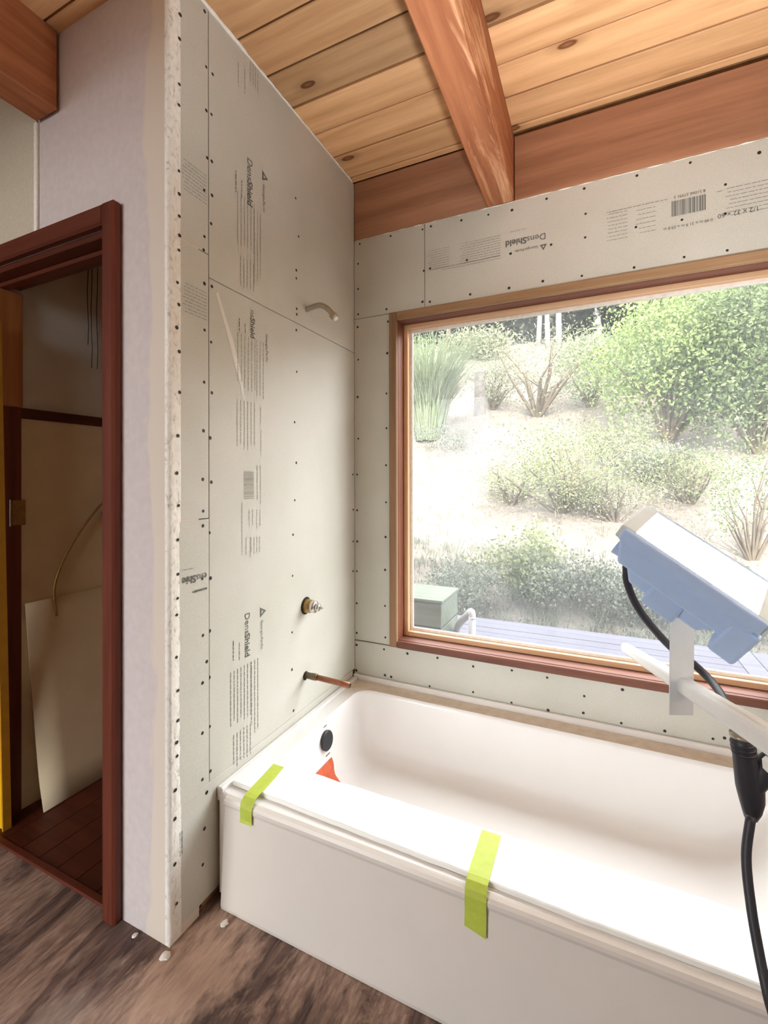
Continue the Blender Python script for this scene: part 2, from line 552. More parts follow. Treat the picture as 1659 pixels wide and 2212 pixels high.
M['bark_brown'] = flat('brown_bark', dim(rgb(130, 108, 90), EXT), 0.9, var=0.25, scale=8)
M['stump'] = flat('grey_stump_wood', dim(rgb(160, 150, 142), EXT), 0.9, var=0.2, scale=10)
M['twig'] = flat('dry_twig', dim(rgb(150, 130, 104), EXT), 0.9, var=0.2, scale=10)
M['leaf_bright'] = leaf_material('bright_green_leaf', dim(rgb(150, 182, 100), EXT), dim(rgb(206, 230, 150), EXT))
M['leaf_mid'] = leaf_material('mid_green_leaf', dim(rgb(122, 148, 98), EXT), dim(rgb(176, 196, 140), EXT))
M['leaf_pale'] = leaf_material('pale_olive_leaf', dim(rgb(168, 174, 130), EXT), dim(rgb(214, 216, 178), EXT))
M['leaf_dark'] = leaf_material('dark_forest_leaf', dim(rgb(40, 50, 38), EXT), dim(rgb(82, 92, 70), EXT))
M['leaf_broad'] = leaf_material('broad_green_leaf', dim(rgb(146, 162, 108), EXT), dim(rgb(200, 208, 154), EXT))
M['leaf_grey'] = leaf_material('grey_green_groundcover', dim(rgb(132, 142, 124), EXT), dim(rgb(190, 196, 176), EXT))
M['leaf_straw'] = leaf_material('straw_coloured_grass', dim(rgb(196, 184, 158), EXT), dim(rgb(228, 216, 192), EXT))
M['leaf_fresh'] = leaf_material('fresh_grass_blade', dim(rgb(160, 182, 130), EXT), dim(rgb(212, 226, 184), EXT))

# ------------------------------------------------------------------ room shell
CEIL, DY, RIGHT, LEFT, REAR = 2.69, -1.047, 1.706, -2.3, -3.2
JX, OX = -0.95, -0.243          # door opening from JX to OX
DHEAD = 2.015

fl = box('floor', LEFT, RIGHT + 0.1, REAR, 0.0, -0.12, 0.0, M['floor'])
tag(fl, 'worn brown plywood subfloor with pale scuffs', kind='structure')

# ceiling: boards running left to right between and above the beams
ceil = box('ceiling', LEFT - 0.1, RIGHT + 0.1, REAR - 0.1, 0.12, CEIL + 0.036, CEIL + 0.06, M['hole'])
tag(ceil, 'plank ceiling of knotty pine boards', kind='structure')
edges = [0.0, -0.04] + [-0.04 - 0.15 * k for k in range(1, 30)]
plank_mesh = None
PW = 0.15
for k in range(len(edges) - 1):
    y1, y0 = edges[k], edges[k + 1]
    if y1 < REAR: break
    dz = random.uniform(-0.004, 0.003)
    if plank_mesh is None or k == 1:
        o = box('plank', LEFT, RIGHT, y0 + 0.004, y1 - 0.004, CEIL, CEIL + 0.03, M['plank'], ceil, 0.003)
        if k == 1:
            plank_mesh = o.data
    else:
        o = bpy.data.objects.new('plank', plank_mesh)
        link(o, ceil, Vector(((LEFT + RIGHT) / 2, (y0 + y1) / 2, CEIL + 0.015 + dz)))
        if k % 2: o.rotation_euler.z = math.pi

roof = box('roof', -6.0, 6.0, -6.3, 0.75, 2.80, 2.95, M['substrate'])  # rear overhang drawn out to keep the sun from the rear opening
tag(roof, 'roof deck with the rear eave extended to block the sun', kind='structure')

# back wall with the window opening (rough opening), boards in front
WX0, WX1, WZ0, WZ1 = 0.187, 1.68, 0.502, 2.037
wb = boxes('wall_back', [(-1.1, WX0, 0.0135, 0.15, -0.12, CEIL + 0.03), (WX1, RIGHT + 0.1, 0.0135, 0.15, -0.12, CEIL + 0.03),
                         (WX0, WX1, 0.0135, 0.15, -0.12, WZ0), (WX0, WX1, 0.0135, 0.15, WZ1, CEIL + 0.03)], M['substrate'])
tag(wb, 'wall of grey backer board around the window', kind='structure')
wl = boxes('wall_left', [(-0.12, -0.0135, -0.945, 0.0130, 0.0, CEIL)], M['substrate'])
tag(wl, 'alcove end wall of grey backer board', kind='structure')
wd = boxes('wall_door', [(LEFT, JX, DY, -0.925, 0, CEIL), (JX, OX, DY, -0.925, DHEAD, CEIL), (OX, -0.0005, DY, -0.946, 0, CEIL)], M['pink'])
tag(wd, 'pinkish grey painted wall with skim coat patches', kind='structure')
wr = boxes('wall_right', [(RIGHT, RIGHT + 0.1, REAR, 0.0135, 0, CEIL)], M['white_wall'])
tag(wr, 'plain right hand wall', kind='structure')
wf = boxes('wall_rear', [(LEFT, -1.30, REAR - 0.1, REAR, 0, CEIL), (-0.10, RIGHT + 0.1, REAR - 0.1, REAR, 0, CEIL),
                         (-1.30, -0.10, REAR - 0.1, REAR, 2.46, CEIL)], M['white_wall'])  # unseen opening, placed and sized to let in fill light
tag(wf, 'plain rear wall with an opening added for fill light', kind='structure')
wfl = boxes('wall_far_left', [(LEFT - 0.1, LEFT, REAR, -0.925, 0, CEIL)], M['white_wall'])
tag(wfl, 'plain far left wall', kind='structure')

# closet beyond the doorway
wc = boxes('wall_closet', [(JX - 0.13, JX - 0.01, -0.925, 0.0130, 0, CEIL)], M['closet_wall'])
tag(wc, 'grey closet wall beyond the doorway', kind='structure')
box('lower_panel', JX - 0.01, JX - 0.005, -0.925, 0.0, 0.0, 1.51, M['tan_board'], wc)
box('chair_rail', JX - 0.012, JX + 0.004, -0.925, 0.0, 1.508, 1.548, M['door_y'], wc, 0.003)
cf = box('floor_closet', JX - 0.01, -0.12, -1.042, 0.0, 0.0, 0.004, M['closet_floor'])
tag(cf, 'dark red brown board floor inside the closet', kind='structure')
for k in range(8):
    x0 = JX + 0.01 + k * 0.1
    if x0 + 0.098 < -0.12:
        box('floor_board', x0, x0 + 0.098, -1.04, -0.002, 0.004, 0.008, M['closet_floor'], cf, 0.0012)

# ---- backer boards ----------------------------------------------------------
def lboard(y0, y1, z0, z1, proud=0.0):
    return box('backer_board', -0.0127 + proud, proud, y0, y1, z0, z1, M['backer'], wl, 0.0011)
def bboard(x0, x1, z0, z1, proud=0.0):
    return box('backer_board', x0, x1, -proud, 0.0127 - proud, z0, z1, M['backer'], wb, 0.0011)
SEAM = -0.907
G = 0.0012
lb_low = lboard(SEAM + G, 0.0, 0.366, 1.877 - G)
lb_up = lboard(SEAM + G, 0.0, 1.877 + G, CEIL - 0.004)
st_top = lboard(DY + 0.002, SEAM - G, 1.945 + G, CEIL - 0.004)
st_mid = lboard(DY + 0.002, SEAM - G, 1.155 + G, 1.945 - G)
st_low = lboard(DY + 0.002, SEAM - G, 0.366, 1.155 - G, 0.0012)
lb_bot = lboard(DY + 0.002, -0.02, 0.028, 0.366 - G)
bb_ul = bboard(0.0005, 0.358 - G, WZ1 + G, 2.410)
bb_ur = bboard(0.358 + G, RIGHT, WZ1 + G, 2.410, 0.0006)
bb_l = bboard(0.0005, WX0 - 0.001, 0.505 + G, WZ1 - G)
bb_b = bboard(0.0005, RIGHT, 0.02, 0.502 - G)
bb_r = bboard(WX1 + 0.001, RIGHT, 0.505 + G, WZ1 - G)

# ---- screws ------------------------------------------------------------------
bm = bmesh.new()
ring0 = [bm.verts.new((0.0, 0.0056 * math.cos(a), 0.0056 * math.sin(a))) for a in [k * math.pi / 4 for k in range(8)]]
ring1 = [bm.verts.new((0.0008, 0.0046 * math.cos(a), 0.0046 * math.sin(a))) for a in [k * math.pi / 4 for k in range(8)]]
ctr = bm.verts.new((0.0002, 0, 0))
for k in range(8):
    k2 = (k + 1) % 8
    bm.faces.new((ring0[k], ring0[k2], ring1[k2], ring1[k]))
    bm.faces.new((ring1[k], ring1[k2], ctr))
screw_me = bpy.data.meshes.new('screw')
bm.to_mesh(screw_me); bm.free()
screw_me.materials.append(M['screw'])

def screw(p, wall, rz=0.0, s=1.0):
    o = bpy.data.objects.new('screw', screw_me)
    link(o, wall, p)
    o.rotation_euler.z = rz
    s *= random.uniform(0.8, 1.1)
    o.scale = (1, s, s)

LEFT_SCREWS = [(447.5,341),(441,411),(441.7,511),(440,540),(441.7,612.6),(442,713),(457.6,348.7),(458,422),(456,483),(457.6,618.7),(456,739),
 (638.5,428),(645,511),(640,583.7),(640,601),(641,667),(641,679),(640,713),(441,825.5),(439.6,930.5),(438,1035.5),(439,1104),(437.7,1135.8),
 (457.6,848.5),(454,946),(456.5,1041.6),(452.6,1151),(454.7,1249),(641,803),(636.4,912),(640,999.7),(636.7,1080.6),(633,1155),(632,1243.8),
 (762,1025),(762.8,1101),(762.5,1169.5),(762.5,1233.7),(437.8,1372.4),(446,1429),(437,1475),(436.6,1583.4),(436.6,1683.7),(453,1363),(452,1464),
 (452.8,1569.8),(454.6,1665.7),(631,1366),(630.6,1446.5),(634,1535),(446.6,1711.8),(441.8,1790),(438,1867.8),(433,1957.7),
 (442,24.5),(445.4,144.6),(445.7,238.7),(459.4,160.5),(456.7,247),(436.5,1250)]
for p in LEFT_SCREWS:
    q = on_x(*p)
    screw(Vector((0.0001 if not (q.y < SEAM and 0.366 < q.z < 1.155) else 0.0013, q.y, q.z)), wl)
BACK_SCREWS = [(772.7,857.8),(774,947.5),(771.7,1025),(771.7,1102.4),(772,1169.5),(771,1233.7),(770.8,1303),(770.8,1367),(770.5,1393),(770,1448),(832,1231),
 (831.7,1308.8),(832.6,1377),(829.6,1402.5),(831.7,1458.3),(845,1462),(777.4,527),(773.6,570),(773.6,624.5),(773.8,679),(835,668),(838,694.7),(844,510),
 (912.7,495.8),(931,489),(915.5,585),(929,580),(912.7,652),(928.6,652),(996.6,476),(1008.6,562),(1015.8,636),(1055,464),(1099.6,622.3),(1103,548),(1106,454),
 (1172.5,607.5),(1180.7,429.5),(1190.5,528.6),(1256.8,596),(1262,407.5),(1265,462),(1264,513),(1369.7,578),(1373.6,490.8),(1375.8,379.6),(1477.7,555.5),
 (1473,475),(1491,351.6),(1567,398.8),(1566.4,462),(1570.8,541),(836.5,763),(772.7,706.7),(774,777),(835,850),(835,925),(834,1005),(834,1085),(833,1160),
 (880,1411.6),(945,1421),(1022,1439.5),(928,1482),(1022,1495),(1105.6,1448),(1182,1463.6),(1344.5,1489.7),(1262,1503.6),(1105,1517.5),(1184,1534),(1260,1540),
 (1342,1562),(1436,1579),(1540,1595.7),(1565,1594),(1640,330)]
for p in BACK_SCREWS:
    q = on_y(*p)
    screw(Vector((q.x, -0.0008, q.z)), wb, -math.pi / 2)

# ---- corner bead with daubed compound ---------------------------------------
def bead():
    nz = 260
    V, F = [], []
    for i in range(nz + 1):
        z = 0.005 + (CEIL - 0.01) * i / nz
        for k in range(5):
            y = DY - 0.002 + 0.0395 * k / 4
            h = 0.0016 + 0.0022 * max(0, noise.noise(Vector((y * 70, z * 26, 3.1)))) + 0.0008 * noise.noise(Vector((y * 200, z * 90, 1)))
            if k in (0, 4): h = 0.0003
            V.append((h, y + 0.0012 * noise.noise(Vector((z * 9, k, 0))), z))
        V.append((-0.014, DY - 0.003, z))
    n = 6
    for i in range(nz):
        for k in range(4):
            a = i * n + k
            F.append((a, a + 1, a + n + 1, a + n))
        a = i * n
        F.append((a + 5, a, a + n, a + n + 5))
    o = from_data('trim_1', V, F, M['compound'], None, True)
    return tag(o, 'pale corner bead daubed with joint compound', kind='structure')
cb = bead()
BEAD_HOLES = [(387.7,33),(386.4,85),(385.8,183),(385,228),(385,370),(385.7,419.8),(385.7,467.5),(386.5,509.4),(385,541),(382,610.7),(384.7,658.5),(380.4,708),
 (385.7,759.8),(386.5,847.7),(383,941.4),(380.7,1022),(384.4,1092),(382.3,1166),(383,1240),(382.4,1292),(380.5,1328),(379.6,1419.4),(383,1491),(383,1555.6),
 (380.5,1603),(381,1632.5),(377.3,1706),(376.3,1768),(376,1866),(380,1950.7)]
for p in BEAD_HOLES:
    q = on_x(*p)
    screw(Vector((0.0034, q.y, q.z)), cb, 0, 0.9)
# ragged plaster bead where the left wall meets the planks
pts, rad = [], []
for i in range(90):
    t = i / 89
    y = -0.02 + (DY + 0.03) * t
    pts.append((0.001 + 0.002 * noise.noise(Vector((y * 30, 0, 0))), y, CEIL - 0.003 + 0.002 * noise.noise(Vector((y * 25, 5, 0)))))
    rad.append(0.0035 + 0.004 * max(0, noise.noise(Vector((y * 22, 9, 0)))) + (0.003 if y < -0.75 else 0))
tag(tube('trim_2', pts, rad, M['white_plaster'], None, 6), 'ragged white plaster line under the ceiling planks', kind='structure')
# ragged caulk line under the ledger
pts, rad = [], []
for i in range(120):
    x = 0.005 + (RIGHT - 0.01) * i / 119
    pts.append((x, -0.001, 2.411 + 0.0012 * noise.noise(Vector((x * 30, 2, 0)))))
    rad.append(0.001 + 0.0028 * max(0, noise.noise(Vector((x * 26, 7, 0))) + (0.25 if x > 0.6 else 0)))
tag(tube('trim_3', pts, rad, M['white_plaster'], None, 6), 'broken white caulk line under the ledger boards', kind='structure')

# ---- second drywall sheet and its white edge strip above the door
box('drywall_sheet', LEFT, -0.606, DY - 0.006, DY - 0.0002, DHEAD + 0.06, CEIL, M['beige'], wd)
box('edge_strip', -0.616, -0.600, DY - 0.009, DY - 0.0002, DHEAD + 0.06, 2.44, M['white_plaster'], wd, 0.002)

# ------------------------------------------------------------------ beams and ledgers
b1 = box('ceiling_beam', 0.638, 0.747, REAR, -0.001, 2.412, CEIL - 0.001, M['beam_scuffed'], None, 0.004)
tag(b1, 'rough reddish timber ceiling beam above the bathtub', 'beam')
b2 = box('ceiling_beam', -0.60, -0.488, REAR, DY - 0.007, 2.438, CEIL - 0.001, M['beam'], None, 0.004)
tag(b2, 'dark timber ceiling beam meeting the wall above the doorway', 'beam')
l1 = box('ledger_board', 0.002, 0.637, -0.002, 0.012, 2.414, 2.688, M['ledger'], None, 0.002)
tag(l1, 'shaded dark ledger board left of the beam, over the backer board', 'board')
l2 = box('ledger_board', 0.749, RIGHT - 0.002, -0.002, 0.012, 2.414, 2.676, M['ledger'], None, 0.002)
tag(l2, 'knotty ledger board right of the beam, over the backer board', 'board')

# ------------------------------------------------------------------ window
win = empty('window_1', ((WX0 + WX1) / 2, 0.05, WZ0))
tag(win, 'picture window in a reddish wooden frame', kind='structure')
ca = 0.036
box('casing', WX0, WX0 + ca, -0.012, 0.012, WZ0, WZ1, M['frame_old_v'], win, 0.004)
box('casing', WX1 - ca, WX1, -0.012, 0.012, WZ0, WZ1, M['frame_old_v'], win, 0.004)
box('casing', WX0 + ca, WX1 - ca, -0.012, 0.012, WZ1 - ca, WZ1, M['frame_old_h'], win, 0.004)
box('casing', WX0 + ca, WX1 - ca, -0.014, 0.012, WZ0, WZ0 + ca * 0.85, M['frame_red_h'], win, 0.005)
j0, j1 = 0.0125, 0.14
box('jamb', WX0, WX0 + ca, j0, j1, WZ0, WZ1, M['frame_red_v'], win)
box('jamb', WX1 - ca, WX1, j0, j1, WZ0, WZ1, M['frame_red_v'], win)
box('jamb', WX0 + ca, WX1 - ca, j0, j1, WZ1 - ca, WZ1, M['frame_red_h'], win)
box('sill', WX0 + ca, WX1 - ca, j0, j1, WZ0, WZ0 + ca * 0.85, M['frame_red_h'], win)
s0, s1, sw = 0.077, 0.102, 0.022
X0, X1, Z0, Z1 = WX0 + ca, WX1 - ca, WZ0 + ca * 0.85, WZ1 - ca
box('stop', X0, X0 + sw, s0, s1, Z0, Z1, M['frame_pale_v'], win, 0.002)
box('stop', X1 - sw, X1, s0, s1, Z0, Z1, M['frame_pale_v'], win, 0.002)
box('stop', X0 + sw, X1 - sw, s0, s1, Z1 - sw, Z1, M['frame_pale_h'], win, 0.002)
box('stop', X0 + sw, X1 - sw, s0, s1, Z0, Z0 + sw, M['frame_pale_h'], win, 0.002)
gw = 0.036
box('glazing_bead', X0, X0 + gw, s1 + 0.001, 0.116, Z0, Z1, M['white_plaster'], win, 0.002)
box('glazing_bead', X1 - gw, X1, s1 + 0.001, 0.116, Z0, Z1, M['white_plaster'], win, 0.002)
box('glazing_bead', X0 + gw, X1 - gw, s1 + 0.001, 0.116, Z1 - gw, Z1, M['white_plaster'], win, 0.002)
box('glazing_bead', X0 + gw, X1 - gw, s1 + 0.001, 0.116, Z0, Z0 + gw, M['white_plaster'], win, 0.002)
from_data('pane', [(X0 + 0.01, 0.118, Z0 + 0.01), (X1 - 0.01, 0.118, Z0 + 0.01), (X1 - 0.01, 0.118, Z1 - 0.01), (X0 + 0.01, 0.118, Z1 - 0.01)], [(0, 1, 2, 3)], M['glass'], win)

# ------------------------------------------------------------------ doorway casing
dr = empty('door_1', ((JX + OX) / 2, DY, 0))
tag(dr, 'open doorway with dark red brown casing', kind='structure')
box('casing', OX, OX + 0.052, DY - 0.03, DY - 0.0005, 0.0, 2.072, M['door_v'], dr, 0.006)
box('casing', JX - 0.052, JX, DY - 0.03, DY - 0.0005, 0.0, 2.072, M['door_v'], dr, 0.006)
box('head_casing', JX, OX, DY - 0.028, DY - 0.0005, 2.012, 2.072, M['door_h'], dr, 0.006)
box('head_jamb', JX, OX, DY + 0.0, -0.925, 1.995, 2.0145, M['door_h'], dr, 0.003)
box('head_stop', JX, OX, DY + 0.045, DY + 0.08, 1.98, 1.995, M['door_h'], dr, 0.003)
box('side_jamb', OX, OX + 0.004, DY, -0.925, 0.0, 1.995, M['door_v'], dr)
box('side_jamb', JX, JX + 0.004, DY, -0.925, 0.0, 1.548, M['door_v'], dr)
box('side_jamb', JX, JX + 0.010, DY + 0.012, -0.922, 1.55, 1.98, M['jamb_orange'], dr, 0.002)
box('threshold', JX, OX, DY - 0.004, DY + 0.02, 0.0, 0.0095, M['door_h'], dr, 0.003)
h = on_x(22, 1108, JX + 0.004); h2 = on_x(55, 1108, JX + 0.004)
za = on_x(38, 1135, JX + 0.004).z; zb = on_x(38, 1080, JX + 0.004).z
hp = box('strike_plate', JX + 0.004, JX + 0.0062, h.y + 0.006, h2.y, za, zb, M['brass'], dr, 0.002)
box('lip', JX + 0.0062, JX + 0.0095, h.y - 0.004, h.y + 0.002, za - 0.002, zb + 0.002, M['galv'], hp, 0.001)

# ------------------------------------------------------------------ bathtub
TX0, TX1 = 0.022, 1.70
RIM = 0.325
def rrect(x0, x1, y0, y1, r, n=8):
    out = []
    for cx, cy, a0 in ((x1 - r, y1 - r, 0), (x0 + r, y1 - r, 90), (x0 + r, y0 + r, 180), (x1 - r, y0 + r, 270)):
        for k in range(n + 1):
            a = math.radians(a0 + 90 * k / n)
            out.append((cx + r * math.cos(a), cy + r * math.sin(a)))
    return out
tub = empty('bathtub', ((TX0 + TX1) / 2, -0.45, 0), 'white alcove bathtub with a flat apron below the window', 'bathtub')
def loft(name, loops, mat, parent, close=True, smooth=True):
    n = len(loops[0])
    V = [v for lp in loops for v in lp]
    F = []
    for i in range(len(loops) - 1):
        for k in range(n):
            k2 = (k + 1) % n
            F.append((i * n + k, i * n + k2, (i + 1) * n + k2, (i + 1) * n + k))
    if close:
        F.append(tuple((len(loops) - 1) * n + k for k in range(n)))
    return from_data(name, V, F, mat, parent, smooth)
def lp(x0, x1, y0, y1, r, z):
    return [(x, y, z) for x, y in rrect(x0, x1, y0, y1, r)]
lo = []
steps = [  # x0, x1, y0, y1, r, z
    (0.078, 1.625, -0.700, -0.092, 0.070, RIM + 0.0005),
    (0.083, 1.619, -0.695, -0.097, 0.070, RIM - 0.004),
    (0.086, 1.612, -0.692, -0.100, 0.070, RIM - 0.014),
    (0.092, 1.585, -0.688, -0.105, 0.075, RIM - 0.08),
    (0.100, 1.545, -0.683, -0.112, 0.080, RIM - 0.15),
    (0.112, 1.495, -0.674, -0.122, 0.090, RIM - 0.21),
    (0.128, 1.450, -0.660, -0.136, 0.100, RIM - 0.245),
    (0.152, 1.415, -0.640, -0.156, 0.100, RIM - 0.264),
    (0.190, 1.375, -0.600, -0.196, 0.100, RIM - 0.272)]
lo = [lp(*s) for s in steps]
loft('basin', lo, M['enamel'], tub)
# rim deck between outer edge and basin
ri = [lp(TX0 + 0.0, TX1, -0.880, -0.0165, 0.012, RIM - 0.004), lp(TX0 + 0.004, TX1 - 0.004, -0.876, -0.020, 0.012, RIM), lp(*steps[0])]
rim = loft('rim', ri, M['dust'], tub, close=False, smooth=False)
# raised tile flange against the three walls
box('flange', 0.001, TX1, -0.0165, -0.0015, RIM - 0.03, RIM + 0.022, M['enamel'], tub, 0.003)
box('flange', 0.0015, TX0 + 0.002, -0.880, -0.0165, RIM - 0.03, RIM + 0.012, M['enamel'], tub, 0.003)
# apron: profile swept along the front
prof = [(-0.858, RIM - 0.001), (-0.878, RIM - 0.001), (-0.886, RIM - 0.005), (-0.8905, RIM - 0.013), (-0.8905, RIM - 0.022), (-0.887, RIM - 0.032),
        (-0.8875, RIM - 0.045), (-0.893, 0.20), (-0.900, 0.09), (-0.905, 0.012), (-0.903, 0.001), (-0.880, 0.001), (-0.858, 0.05)]
V, F = [], []
xs = [0.040, 0.042, 0.3, 0.8, 1.3, TX1]
for x in xs:
    for y, z in prof: V.append((x, y + (0.003 if x == 0.040 else 0), z))
n = len(prof)
for i in range(len(xs) - 1):
    for k in range(n):
        k2 = (k + 1) % n
        F.append((i * n + k, (i + 1) * n + k, (i + 1) * n + k2, i * n + k2))
F.append(tuple(range(n))); F.append(tuple((len(xs) - 1) * n + k for k in range(n))[::-1])
from_data('apron', V, F, M['apron'], tub, False)
box('end_return', 0.012, 0.039, -0.882, -0.84, 0.02, RIM - 0.006, M['apron'], tub, 0.004)
# overflow cover
oc = Vector((0.0925, -0.407, 0.255))
axis = Vector((1.0, 0.0, 0.10)).normalized()
def disc(name, c, ax, rs, mat, parent, seg=28):
    d, s, u = frame_of(ax)
    V, F = [], []
    for off, r in rs:
        for k in range(seg):
            a = 2 * math.pi * k / seg
            V.append(tuple(Vector(c) + d * off + (s * math.cos(a) + u * math.sin(a)) * r))
    for i in range(len(rs) - 1):
        for k in range(seg):
            k2 = (k + 1) % seg
            F.append((i * seg + k, i * seg + k2, (i + 1) * seg + k2, (i + 1) * seg + k))
    F.append(tuple((len(rs) - 1) * seg + k for k in range(seg)))
    return from_data(name, V, F, mat, parent, False)
tag(disc('overflow_cover', oc, axis, [(0, 0.036), (0.010, 0.037), (0.013, 0.034), (0.0135, 0.006)], M['black'], tub), 'round black overflow cover')
# curling orange-red label stuck on the inside end
V, F = [], []
nu, nv = 8, 8
def tub_end_x(z):
    zs = [s[5] for s in steps][::-1]; xx = [s[0] for s in steps][::-1]
    return float(np.interp(z, zs, xx))
for i in range(nu + 1):
    for j in range(nv + 1):
        y = -0.378 - 0.15 * i / nu + 0.004 * math.sin(j)
        z = 0.176 - 0.105 * j / nv
        V.append((tub_end_x(z) + 0.002, y + 0.012 * j / nv, z))
for i in range(nu):
    for j in range(nv):
        a = i * (nv + 1) + j
        F.append((a, a + 1, a + nv + 2, a + nv + 1))
tag(from_data('label_sheet', V, F, M['orange'], tub, True), 'orange-red paper label inside the tub end')
for (yy, zz, l) in ((-0.400, 0.197, 0.030), (-0.402, 0.306, 0.022)):
    x = tub_end_x(zz) + 0.001
    box('print_mark', x, x + 0.0006, yy - l / 2, yy + l / 2, zz - 0.002, zz + 0.002, M['ink'], tub)

# foam sheet over the front rim
N = 90
V, F = [], []
for i in range(N + 1):
    x = 0.030 + (TX1 - 0.035) * i / N
    yi = -0.702 + 0.004 * noise.noise(Vector((x * 14, 0, 0))) + 0.003 * noise.noise(Vector((x * 45, 3, 0)))
    yo = float(np.interp(x, [0.03, 0.4, 0.77, 1.0, 1.7], [-0.842, -0.852, -0.860, -0.868, -0.872])) + 0.0015 * noise.noise(Vector((x * 20, 8, 0)))
    zb = RIM + 0.0008 + 0.002 * max(0, noise.noise(Vector((x * 6, 1, 4))))
    V += [(x, yi, zb), (x, yi, zb + 0.010), (x, yi - 0.003, zb + 0.012), (x, yo + 0.003, zb + 0.012), (x, yo, zb + 0.010), (x, yo, zb)]
for i in range(N):
    for k in range(6):
        k2 = (k + 1) % 6
        F.append((i * 6 + k, i * 6 + k2, (i + 1) * 6 + k2, (i + 1) * 6 + k))
F.append((5, 4, 3, 2, 1, 0)); F.append(tuple(N * 6 + k for k in range(6)))
fm = from_data('foam_strip', V, F, M['foam'], None, False)
tag(fm, 'white foam protection strip laid along the front tub rim', 'foam sheet')

def tape(x_top, x_front, y_start, zend, w, label, ragged=0.0):
    path = [(x_top, y_start, RIM + 0.0152), (x_top * 0.5 + x_front * 0.5, y_start * 0.5 - 0.42, RIM + 0.0155), (x_front, -0.862, RIM + 0.0155), (x_front, -0.876, RIM + 0.0125),
            (x_front, -0.8900, RIM + 0.002), (x_front, -0.8935, RIM - 0.012), (x_front, -0.8930, RIM - 0.03), (x_front, -0.8925, RIM - 0.045), (x_front, -0.8955, zend)]
    V, F = [], []
    for i, p in enumerate(path):
        for k, o in enumerate((-w / 2, 0.0, w / 2)):
            z = p[2] - (ragged * k / 2 if i == len(path) - 1 else 0)
            V.append((p[0] + o, p[1], z))
    m = len(path)
    for i in range(m - 1):
        for k in range(2):
            a = i * 3 + k
            F.append((a, a + 3, a + 4, a + 1))
    o = from_data('tape_strip', V, F, M['tape'], None, False)
    sm = o.modifiers.new('thickness', 'SOLIDIFY'); sm.thickness = 0.0005; sm.offset = 1
    tag(o, label, 'tape', 'strips of green tape on the tub')
tape(0.112, 0.128, -0.722, 0.272, 0.043, 'green tape strip at the left end of the tub front')
tape(0.800, 0.800, -0.716, 0.245, 0.050, 'green tape strip with a torn end midway along the tub front', 0.012)

# ------------------------------------------------------------------ plumbing on the left wall
sy = -0.398
sa = empty('shower_pipe', (0.0, sy, 1.955), 'bent grey metal shower arm high on the left wall', 'shower arm')
path = spline([(-0.01, sy, 1.950), (0.035, sy, 1.958), (0.070, sy, 1.957), (0.100, sy, 1.938), (0.122, sy, 1.912)], 6)
tube('pipe', path, 0.0105, M['galv'], sa, 12)
d = Vector((0.022, 0, -0.026)).normalized()
c0 = Vector((0.120, sy, 1.914))
tube('hex_nut', [c0, c0 + d * 0.003, c0 + d * 0.019, c0 + d * 0.022], [0.013, 0.0155, 0.0155, 0.013], M['galv'], sa, 6, False)
tube('outlet_ring', [c0 + d * 0.0215, c0 + d * 0.028], [0.011, 0.009], M['white_plastic'], sa, 12)

vy, vz = -0.405, 0.768
va = empty('shower_valve', (0.0, vy, vz), 'brass and chrome shower valve stub poking through the wall', 'valve')
disc('wall_hole', (0.0004, vy, vz), (1, 0, 0), [(0, 0.0345), (0.0004, 0.034)], M['hole'], va)
tube('brass_body', [(-0.01, vy, vz), (0.012, vy, vz), (0.030, vy, vz), (0.032, vy, vz)], [0.027, 0.027, 0.025, 0.022], M['brass'], va, 20)
tube('chrome_collar', [(0.026, vy, vz), (0.028, vy, vz), (0.046, vy, vz), (0.049, vy, vz)], [0.022, 0.0245, 0.0235, 0.019], M['chrome'], va, 20)
tube('chrome_cap', [(0.049, vy, vz), (0.051, vy, vz), (0.062, vy, vz), (0.066, vy, vz)], [0.013, 0.0165, 0.015, 0.010], M['chrome'], va, 16)
tube('stem', [(0.066, vy, vz), (0.078, vy, vz)], [0.0055, 0.0045], M['chrome'], va, 10)

py_, pz = -0.408, 0.493
sp = empty('spout_pipe', (0.0, py_, pz), 'long brown spout pipe sticking out above the tub end', 'pipe')
disc('wall_hole', (0.0004, py_, pz - 0.003), (1, 0, 0), [(0, 0.0175), (0.0004, 0.017)], M['hole'], sp)
tube('fitting', [(-0.01, py_, pz), (0.03, py_, pz), (0.032, py_, pz), (0.052, py_, pz), (0.054, py_, pz)], [0.0125, 0.0125, 0.0135, 0.0135, 0.0112], M['steel_pipe'], sp, 14)
tube('copper_pipe', [(0.05, py_, pz), (0.150, py_, pz - 0.0025), (0.202, py_, pz - 0.004)], 0.0108, M['copper'], sp, 14)
disc('pipe_mouth', (0.2021, py_, pz - 0.004), (1, 0, -0.03), [(0, 0.0086), (0.0003, 0.0082)], M['hole'], sp, 14)

# ------------------------------------------------------------------ printing on the boards
def text_mesh(body, size, origin, du, dv, mat, parent, bold=False, name='print_lettering', shear=0.0):
    cu = bpy.data.curves.new(name, 'FONT')
    cu.body = body
    cu.size = size
    cu.align_x = 'LEFT'
    cu.shear = shear
    cu.offset = 0.0012 if bold else 0.0
    cu.resolution_u = 3
    tmp = bpy.data.objects.new('tmp', cu)
    me = bpy.data.meshes.new_from_object(tmp)
    bpy.data.objects.remove(tmp)
    bpy.data.curves.remove(cu)
    du, dv = Vector(du), Vector(dv)
    nn = du.cross(dv)
    me.transform(Matrix((du, dv, nn)).transposed().to_4x4())
    me.materials.append(mat)
    me.name = name
    return link(bpy.data.objects.new(name, me), parent, Vector(origin) + nn * 0.0012)

def width_of(o, du):
    du = Vector(du)
    c = [v.co.dot(du) for v in o.data.vertices]
    return max(c)

